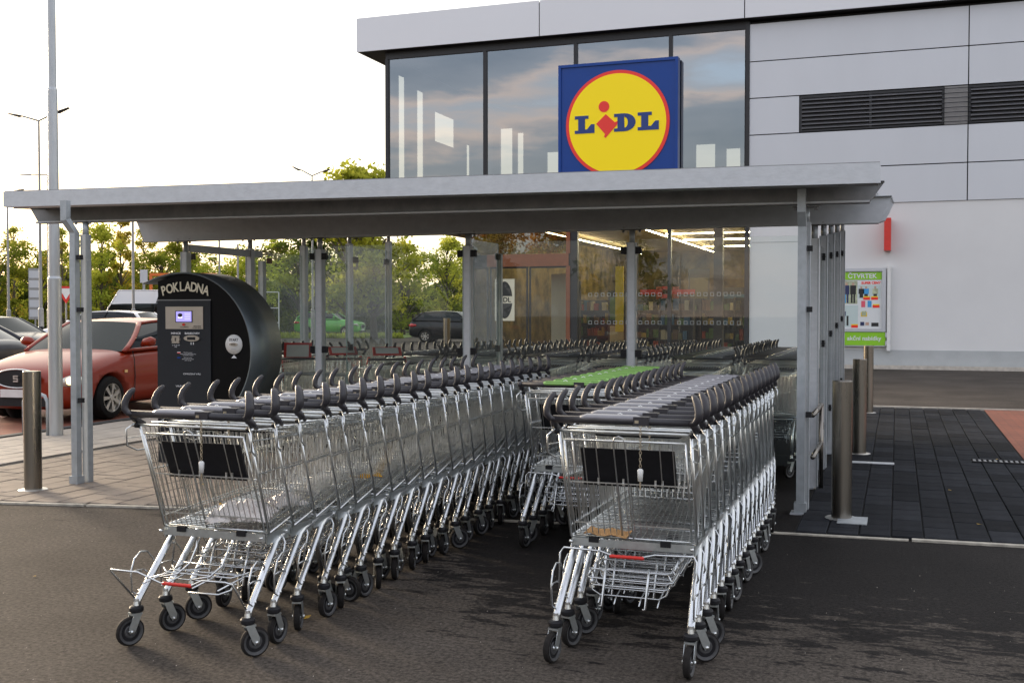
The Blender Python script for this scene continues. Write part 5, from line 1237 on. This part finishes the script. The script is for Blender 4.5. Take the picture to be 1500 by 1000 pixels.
        b = MB(); xm = cow-.42; zm = belt(xm)+.10; b.tube([(xm, s*.88, zm-.05), (xm+.02, s*.95, zm), (xm+.02, s*1.04, zm+.01), (xm, s*1.10, zm)], [.03, .06, .075, .05], P, 10, flat=(.8, 1)); b.build('mirror', t)
        # door seams and handles
        b = MB(); zz = belt(0)
        for xd in ((.80, -.12, -1.0) if kind != 'van' else (1.6, .5, -1.0)):
            hw = St[6][3]; pts = [(xd, s*(hw*.975), .26), (xd, s*(hw*1.003), .45), (xd-.01, s*(hw*1.002), .60), (xd-.02, s*(hw*.985), zz*.84), (xd-.03, s*(hw*.94), zz*.965)]
            b.tube(pts, .006, M['gap'], 4)
        b.build('door_seams', t)
        for xd in (.02, -.90):
            b = MB(); b.tube([(xd, s*(St[6][3]*.985), .80), (xd-.03, s*(St[6][3]*1.02), .80), (xd-.17, s*(St[6][3]*1.02), .80), (xd-.20, s*(St[6][3]*.985), .80)], .014, P, 6); b.build('door_handle', t)
        b = MB(); b.box((.98, s*St[6][3]-.004, .66), (1.04, s*St[6][3]+.006, .70), M['amber']); b.build('side_repeater', t)
    xf = St[0][0]
    b = MB(); b.box((xf-.12, -.58, .24), (xf+.0, .58, .36), M['gap']); b.build('lower_intake', t)
    b = MB(); b.prism([(.34*math.cos(a_), .12*math.sin(a_)) for a_ in np.linspace(0, 2*math.pi, 25)[:-1]], 0, .05, M['gap']); g_ = b.build('grille', t); g_.location = (xf-.02+.0, 0, .625); g_.rotation_euler = (R(-14)*0, 0, R(90)); g_.location.x = xf+.03
    b = MB(); b.tube([(.35*math.cos(a_), 0, .128*math.sin(a_)) for a_ in np.linspace(0, 2*math.pi, 33)[:-1]], .012, M['chrome'], 6, closed=True); b.build('grille_surround', g_)
    if kind == 'hatch' and lit:
        b = MB()
        for (x0, x1, z0_, z1_) in ((-.05, .05, .035, .06), (-.05, .05, -.012, .012), (-.05, .05, -.06, -.035), (-.05, -.028, .012, .035), (.028, .05, -.035, -.012)): b.box((x0, -.03, z0_), (x1, .0, z1_), M['chrome'])
        em = b.build('emblem', g_); em.rotation_euler = (0, 0, math.pi); em.location = (0, 0.06, 0); em.location = (0, -.0, 0)
        em.rotation_euler = (0, 0, 0); em.scale = (.75, 1, .75)
    b = MB(); b.box((-.02, -.26, -.055), (.0, .26, .055), M['white_plastic']); pl_ = b.build('number_plate', t); pl_.location = (xf+.03, 0, .42)
    b = MB(); b.box((-.0, -.26, -.055), (.02, .26, .055), M['white_plastic']); pl_ = b.build('number_plate', t); pl_.location = (St[-1][0]-.01, 0, .62)
    t.scale = (1, 1, .965)
    b = MB(); b.box((wx[1]-.2, -.6, .17), (wx[0]+.2, .6, .3), M['gap']); b.build('underbody', t)
    return t
H = lambda dx, dy: math.atan2(dy, dx)
# red hatchback, facing the camera: right wheel side visible
ang = H(math.sin(R(6)), -math.cos(R(6)))       # front points to -Y and slightly right
car('parked_car', 'red hatchback with lit headlamp parked nose towards us at left', (-11.27, 13.64, .012), ang, 'carpaint_red', 'hatch', lit=True)
car('parked_car', 'dark blue sedan behind the red hatchback, facing right', (-23.9, 24.2, 0), R(2), 'carpaint_dark', 'sedan')
car('parked_car', 'dark hatchback cut by the left edge, its red tail light showing', (-17.3, 15.2, 0), R(196), 'carpaint_dark', 'hatch')
car('parked_car', 'white hatchback beyond the shelter post, tail towards the right', (-24.9, 29.7, 0), R(190), 'carpaint_white', 'suv')
car('parked_car', 'dark red car half hidden between the white car and the kiosk', (-25.0, 33.8, 0), R(188), 'carpaint_red', 'suv')
car('parked_van', 'white minibus parked left of the kiosk', (-30.2, 39.3, 0), R(200), 'carpaint_white', 'van')
car('parked_car', 'bright green hatchback on the verge behind the glass', (-33.66, 61.0, 0), R(8), 'carpaint_green', 'suv')
car('parked_car', 'black sedan parked behind the shelter near the store corner', (-20.9, 50.5, 0), R(10), 'carpaint_black', 'suv')
car('parked_car', 'cream car beside the black sedan near the store corner', (-17.2, 55.0, 0), R(10), 'carpaint_cream', 'sedan')

# ================================================================== TREES
def rnp(seed): return np.random.RandomState(seed)
def crown_mesh(seed, h, rad, n, leaf, base, dens_pow=1.0, shape='round', m='leaf_mid', m2='leaf_light'):
    r = rnp(seed); nc = 46 if shape != 'poplar' else 40
    cs = []; 
    for i in range(nc):
        t = r.rand(); z = base+(h-base)*t
        if shape == 'round': rr = rad*math.sqrt(max(.05, 1-(2*t-.85)**2*.85))
        elif shape == 'poplar': rr = rad*(.35+.65*math.sin(math.pi*min(1, t*.95+.05))**.7)*(1.0 if t < .6 else 1.3-t*.8)
        else: rr = rad*(1-.25*t)
        a_ = r.rand()*2*math.pi; d_ = rr*math.sqrt(r.rand())*.92; cs.append((d_*math.cos(a_), d_*math.sin(a_), z, (.35+.5*r.rand())*rad*.36))
    cs = np.array(cs); idx = r.randint(0, nc, n); c = cs[idx]
    v = r.randn(n, 3); v /= np.linalg.norm(v, axis=1)[:, None]; rr = c[:, 3]*(r.rand(n)**.45)*1.15
    pos = c[:, :3]+v*rr[:, None]*np.array([1, 1, .8])
    nrm = r.randn(n, 3); nrm /= np.linalg.norm(nrm, axis=1)[:, None]; tan = np.cross(nrm, r.randn(n, 3)); tan /= np.linalg.norm(tan, axis=1)[:, None]; bit = np.cross(nrm, tan)
    s = leaf*(.55+.9*r.rand(n))[:, None]
    P = np.stack([pos-tan*s, pos+bit*s*.55, pos+tan*s, pos-bit*s*.55], 1).reshape(-1, 3)
    me = bpy.data.meshes.new('crown'); me.vertices.add(4*n); me.vertices.foreach_set('co', P.astype(np.float32).ravel())
    me.loops.add(4*n); me.loops.foreach_set('vertex_index', np.arange(4*n, dtype=np.int32)); me.polygons.add(n); me.polygons.foreach_set('loop_start', np.arange(0, 4*n, 4, dtype=np.int32)); 
    me.materials.append(M[m]); me.materials.append(M[m2]); mi = ((idx % 3) == 0).astype(np.int32); me.update(); me.validate(); me.polygons.foreach_set('material_index', mi[:len(me.polygons)]); me.update()
    # branches to the clusters
    b = MB(); tr = rad*.045+.05
    trunk = [(0, 0, 0), (.05*rad*.3, .02, base*.6), (0, .05, base+.2*(h-base)), (.04, 0, base+.55*(h-base)), (.0, .03, h*.93)]
    b.tube(trunk, [tr*1.2, tr, tr*.75, tr*.45, tr*.12], M['bark'], 8)
    for i in range(0, nc):
        x, y, z, q_ = cs[i]; zs = max(base*.7, z-math.hypot(x, y)*.9-.5*r.rand()); b.tube([(0, 0, zs), (x*.45, y*.45, zs+(z-zs)*.6), (x, y, z)], [tr*.32, tr*.22, .012], M['bark'], 4, cap=False)
    return me, b.mesh('trunk')
TV = [crown_mesh(1, 8.6, 2.9, 5200, .13, 1.6, shape='round', m='leaf_light', m2='leaf_mid'),
      crown_mesh(2, 9.2, 2.2, 3600, .12, 1.5, shape='poplar', m='leaf_gold', m2='leaf_light'),
      crown_mesh(3, 7.6, 3.3, 4800, .13, .8, shape='bush', m='leaf_mid', m2='leaf_light'),
      crown_mesh(4, 8.0, 3.4, 5200, .15, .5, shape='bush', m='leaf_dark', m2='leaf_mid'),
      crown_mesh(5, 9.6, 2.0, 2400, .11, 1.6, shape='poplar', m='leaf_light', m2='leaf_gold'),
      crown_mesh(6, 9.0, 3.4, 9000, .16, 2.2, shape='round', m='leaf_rust', m2='leaf_gold')]
def tree(v, x, y, s, rz, label, sz=None):
    t = empty('tree', (x, y, 0), rz, label=label, cat='tree', group='trees beyond the car park'); t.scale = (s, s, sz or s)
    obj('crown', TV[v][0], t); obj('trunk', TV[v][1], t)
yaw = R(19.45)
def col_at(px, d):
    u_ = (px-750)/1600*d; return (-math.sin(yaw)*d+u_*math.cos(yaw), math.cos(yaw)*d+u_*math.sin(yaw))
TL = [ # variant, column, distance, top px (height), label
 (4, -60, 74, 290, 'airy tree at the far left edge'), (2, -5, 70, 350, 'bushy green tree at the left edge, low'), (4, 22, 78, 330, 'slender pale tree left of the mast'), (2, 58, 72, 356, 'bushy tree directly left of the mast'), (4, 92, 70, 332, 'bare looking airy tree just right of the mast'),
 (3, 100, 84, 372, 'dark tree behind the mast'), (0, 150, 66, 326, 'leafy yellow green tree right of the shelter front post'), (1, 178, 68, 318, 'golden poplar right of the shelter front post'), (4, 212, 70, 330, 'thin poplar right of the golden one'), (2, 238, 66, 368, 'low bushy tree behind the kiosk top'),
 (0, 262, 72, 352, 'green tree behind the portal post'), (3, 275, 84, 366, 'dark tree behind the portal frame'), (2, 320, 66, 384, 'bright bushy tree within the portal frame, left'), (2, 365, 68, 375, 'bright bushy tree within the portal frame, right'), (3, 395, 78, 362, 'dark tree beside the short portal post'),
 (3, 440, 74, 345, 'dark crown under the shelter beam left of centre'), (0, 512, 60, 240, 'tallest green tree rising above the shelter roof'), (0, 548, 60, 246, 'second tall crown touching the store corner'), (3, 500, 76, 300, 'dark tree below the tallest crown'), (2, 590, 72, 366, 'pale green tree behind the free standing glass pane'), (3, 565, 80, 350, 'dark tree behind the free standing glass pane'), (0, 655, 78, 345, 'green tree left of the store entrance'), (2, 690, 82, 372, 'bushy tree seen beside the store corner')]
HT = [8.9, 9.4, 7.9, 8.3, 9.8]
for k_, (v, px, d, top, lab) in enumerate(TL):
    x, y = col_at(px, d); hgt = 1.5+(457-top)/1600*d; s = hgt/HT[v]; s2 = max(s, .8) if v in (2, 3) else s
    tree(v, x, y, s2 if k_ != 16 else s, rnd.uniform(0, 6.28), lab, s)
# distant wood behind: one mass
r = rnp(11); n = 42000
px = r.uniform(-120, 900, n); d = r.uniform(88, 104, n); uu = (px-750)/1600*d
X = -math.sin(yaw)*d+uu*math.cos(yaw); Yc = math.cos(yaw)*d+uu*math.sin(yaw)
top = 3.6+1.0*np.sin(X*.35)+.9*np.sin(X*.9+1)+.5*np.sin(X*2.3)
Z = top*r.rand(n)**.75
pos = np.stack([X, Yc, Z], 1); nrm = r.randn(n, 3); nrm /= np.linalg.norm(nrm, axis=1)[:, None]; tan = np.cross(nrm, r.randn(n, 3)); tan /= np.linalg.norm(tan, axis=1)[:, None]; bit = np.cross(nrm, tan); s = .32*(.5+r.rand(n))[:, None]
P = np.stack([pos-tan*s, pos+bit*s*.6, pos+tan*s, pos-bit*s*.6], 1).reshape(-1, 3)
me = bpy.data.meshes.new('wood'); me.from_pydata(P.tolist(), [], np.arange(4*n).reshape(-1, 4).tolist()); me.materials.append(M['leaf_dark']); obj('distant_wood', me, None, kind='stuff', label='distant dark wood closing the car park', cat='wood')
# trees on the far side of the street behind the photographer, seen in the shop glass
for k_, (x, y, v, s) in enumerate(((-25, -21, 5, 1.0), (-31, -22, 5, 1.05), (-19, -27, 3, 1.0), (-12, -30, 0, 1.0), (-36.5, -24, 3, 1.1))):
    tree(v, x, y, s, k_*1.3, ['rust coloured tree mirrored in the glass over the doors, right one', 'rust coloured tree mirrored in the glass over the doors, left one', 'dark bushy tree mirrored in the left shop window', 'green tree mirrored in the right shop window', 'dark bushy tree mirrored at the left end of the entrance'][k_])
# grass verge with tufts
vg = MB(); 
a0, a1, a2, a3 = col_at(300, 62), col_at(590, 62), col_at(640, 78), col_at(250, 78)
vg.add([(*a0, .02), (*a1, .02), (*a2, .03), (*a3, .03)], [(0,1,2,3)], M['grass']); vg.build('grass_verge', kind='structure')
r = rnp(21); gt = MB()
for i in range(2600):
    px_ = r.uniform(300, 590); d_ = 62+r.rand()**1.5*6; x, y = col_at(px_, d_); h_ = r.uniform(.12, .35); w_ = r.uniform(.05, .12); a_ = r.rand()*3.14
    gt.add([(x-w_*math.cos(a_), y-w_*math.sin(a_), .02), (x+w_*math.cos(a_), y+w_*math.sin(a_), .02), (x+r.uniform(-.1, .1), y, h_)], [(0,1,2)], M['leaf_mid'])
gt.build('verge_grass', kind='stuff')

# ================================================================== SMALL DEBRIS
lf = MB(); lf.add([(-.022, 0, .002), (-.008, .012, .006), (.012, .010, .003), (.024, 0, .008), (.010, -.012, .004), (-.010, -.010, .002)], [(0,1,2,3,4,5)], M['leaf_y']); lfm = lf.mesh('leaf')
LV = [(-2.72, 4.66, 1.5, 'yellow fallen leaf by a caster of the left row'), (-.35, 8.9, .9, 'small fallen leaf on the charcoal pavers near the front bollard'), (.55, 8.2, 1.0, 'fallen leaf on the charcoal pavers at the right edge'), (.42, 9.7, .8, 'fallen leaf on the charcoal pavers in mid pavement'), (.95, 11.9, .9, 'yellow leaf on the slotted drain grate'), (-.7, 3.6, .7, 'dark leaf on the asphalt at the bottom right'), (-4.6, 4.9, .7, 'brown leaf on the asphalt at left'), (-3.9, 3.7, .6, 'brown leaf on the asphalt near the bottom left corner'), (-5.6, 7.9, .9, 'pale leaf on the brown pavers by the shelter post')]
for x, y, s, l_ in LV:
    o = obj('fallen_leaf', lfm, None, (x, y, .005 if y < 7 else .026), rnd.uniform(0, 6), label=l_, cat='leaf', group='fallen leaves'); o.scale = (s, s, s)
gr = MB(); r = rnp(5)
for i in range(1500):
    x = r.uniform(-6.5, 2.2); y = r.uniform(2.4, 7.0); s_ = r.uniform(.001, .003); gr.add([(x-s_, y-s_, 0.0), (x+s_, y-s_, 0), (x, y+s_, 0), (x, y, s_*1.3)], [(0,1,3),(1,2,3),(2,0,3)], M['joint_sand'] if i % 4 else M['paver_pale'])
gr.build('loose_grit', kind='stuff')
print('pavers', n1, n2, n3, n4)
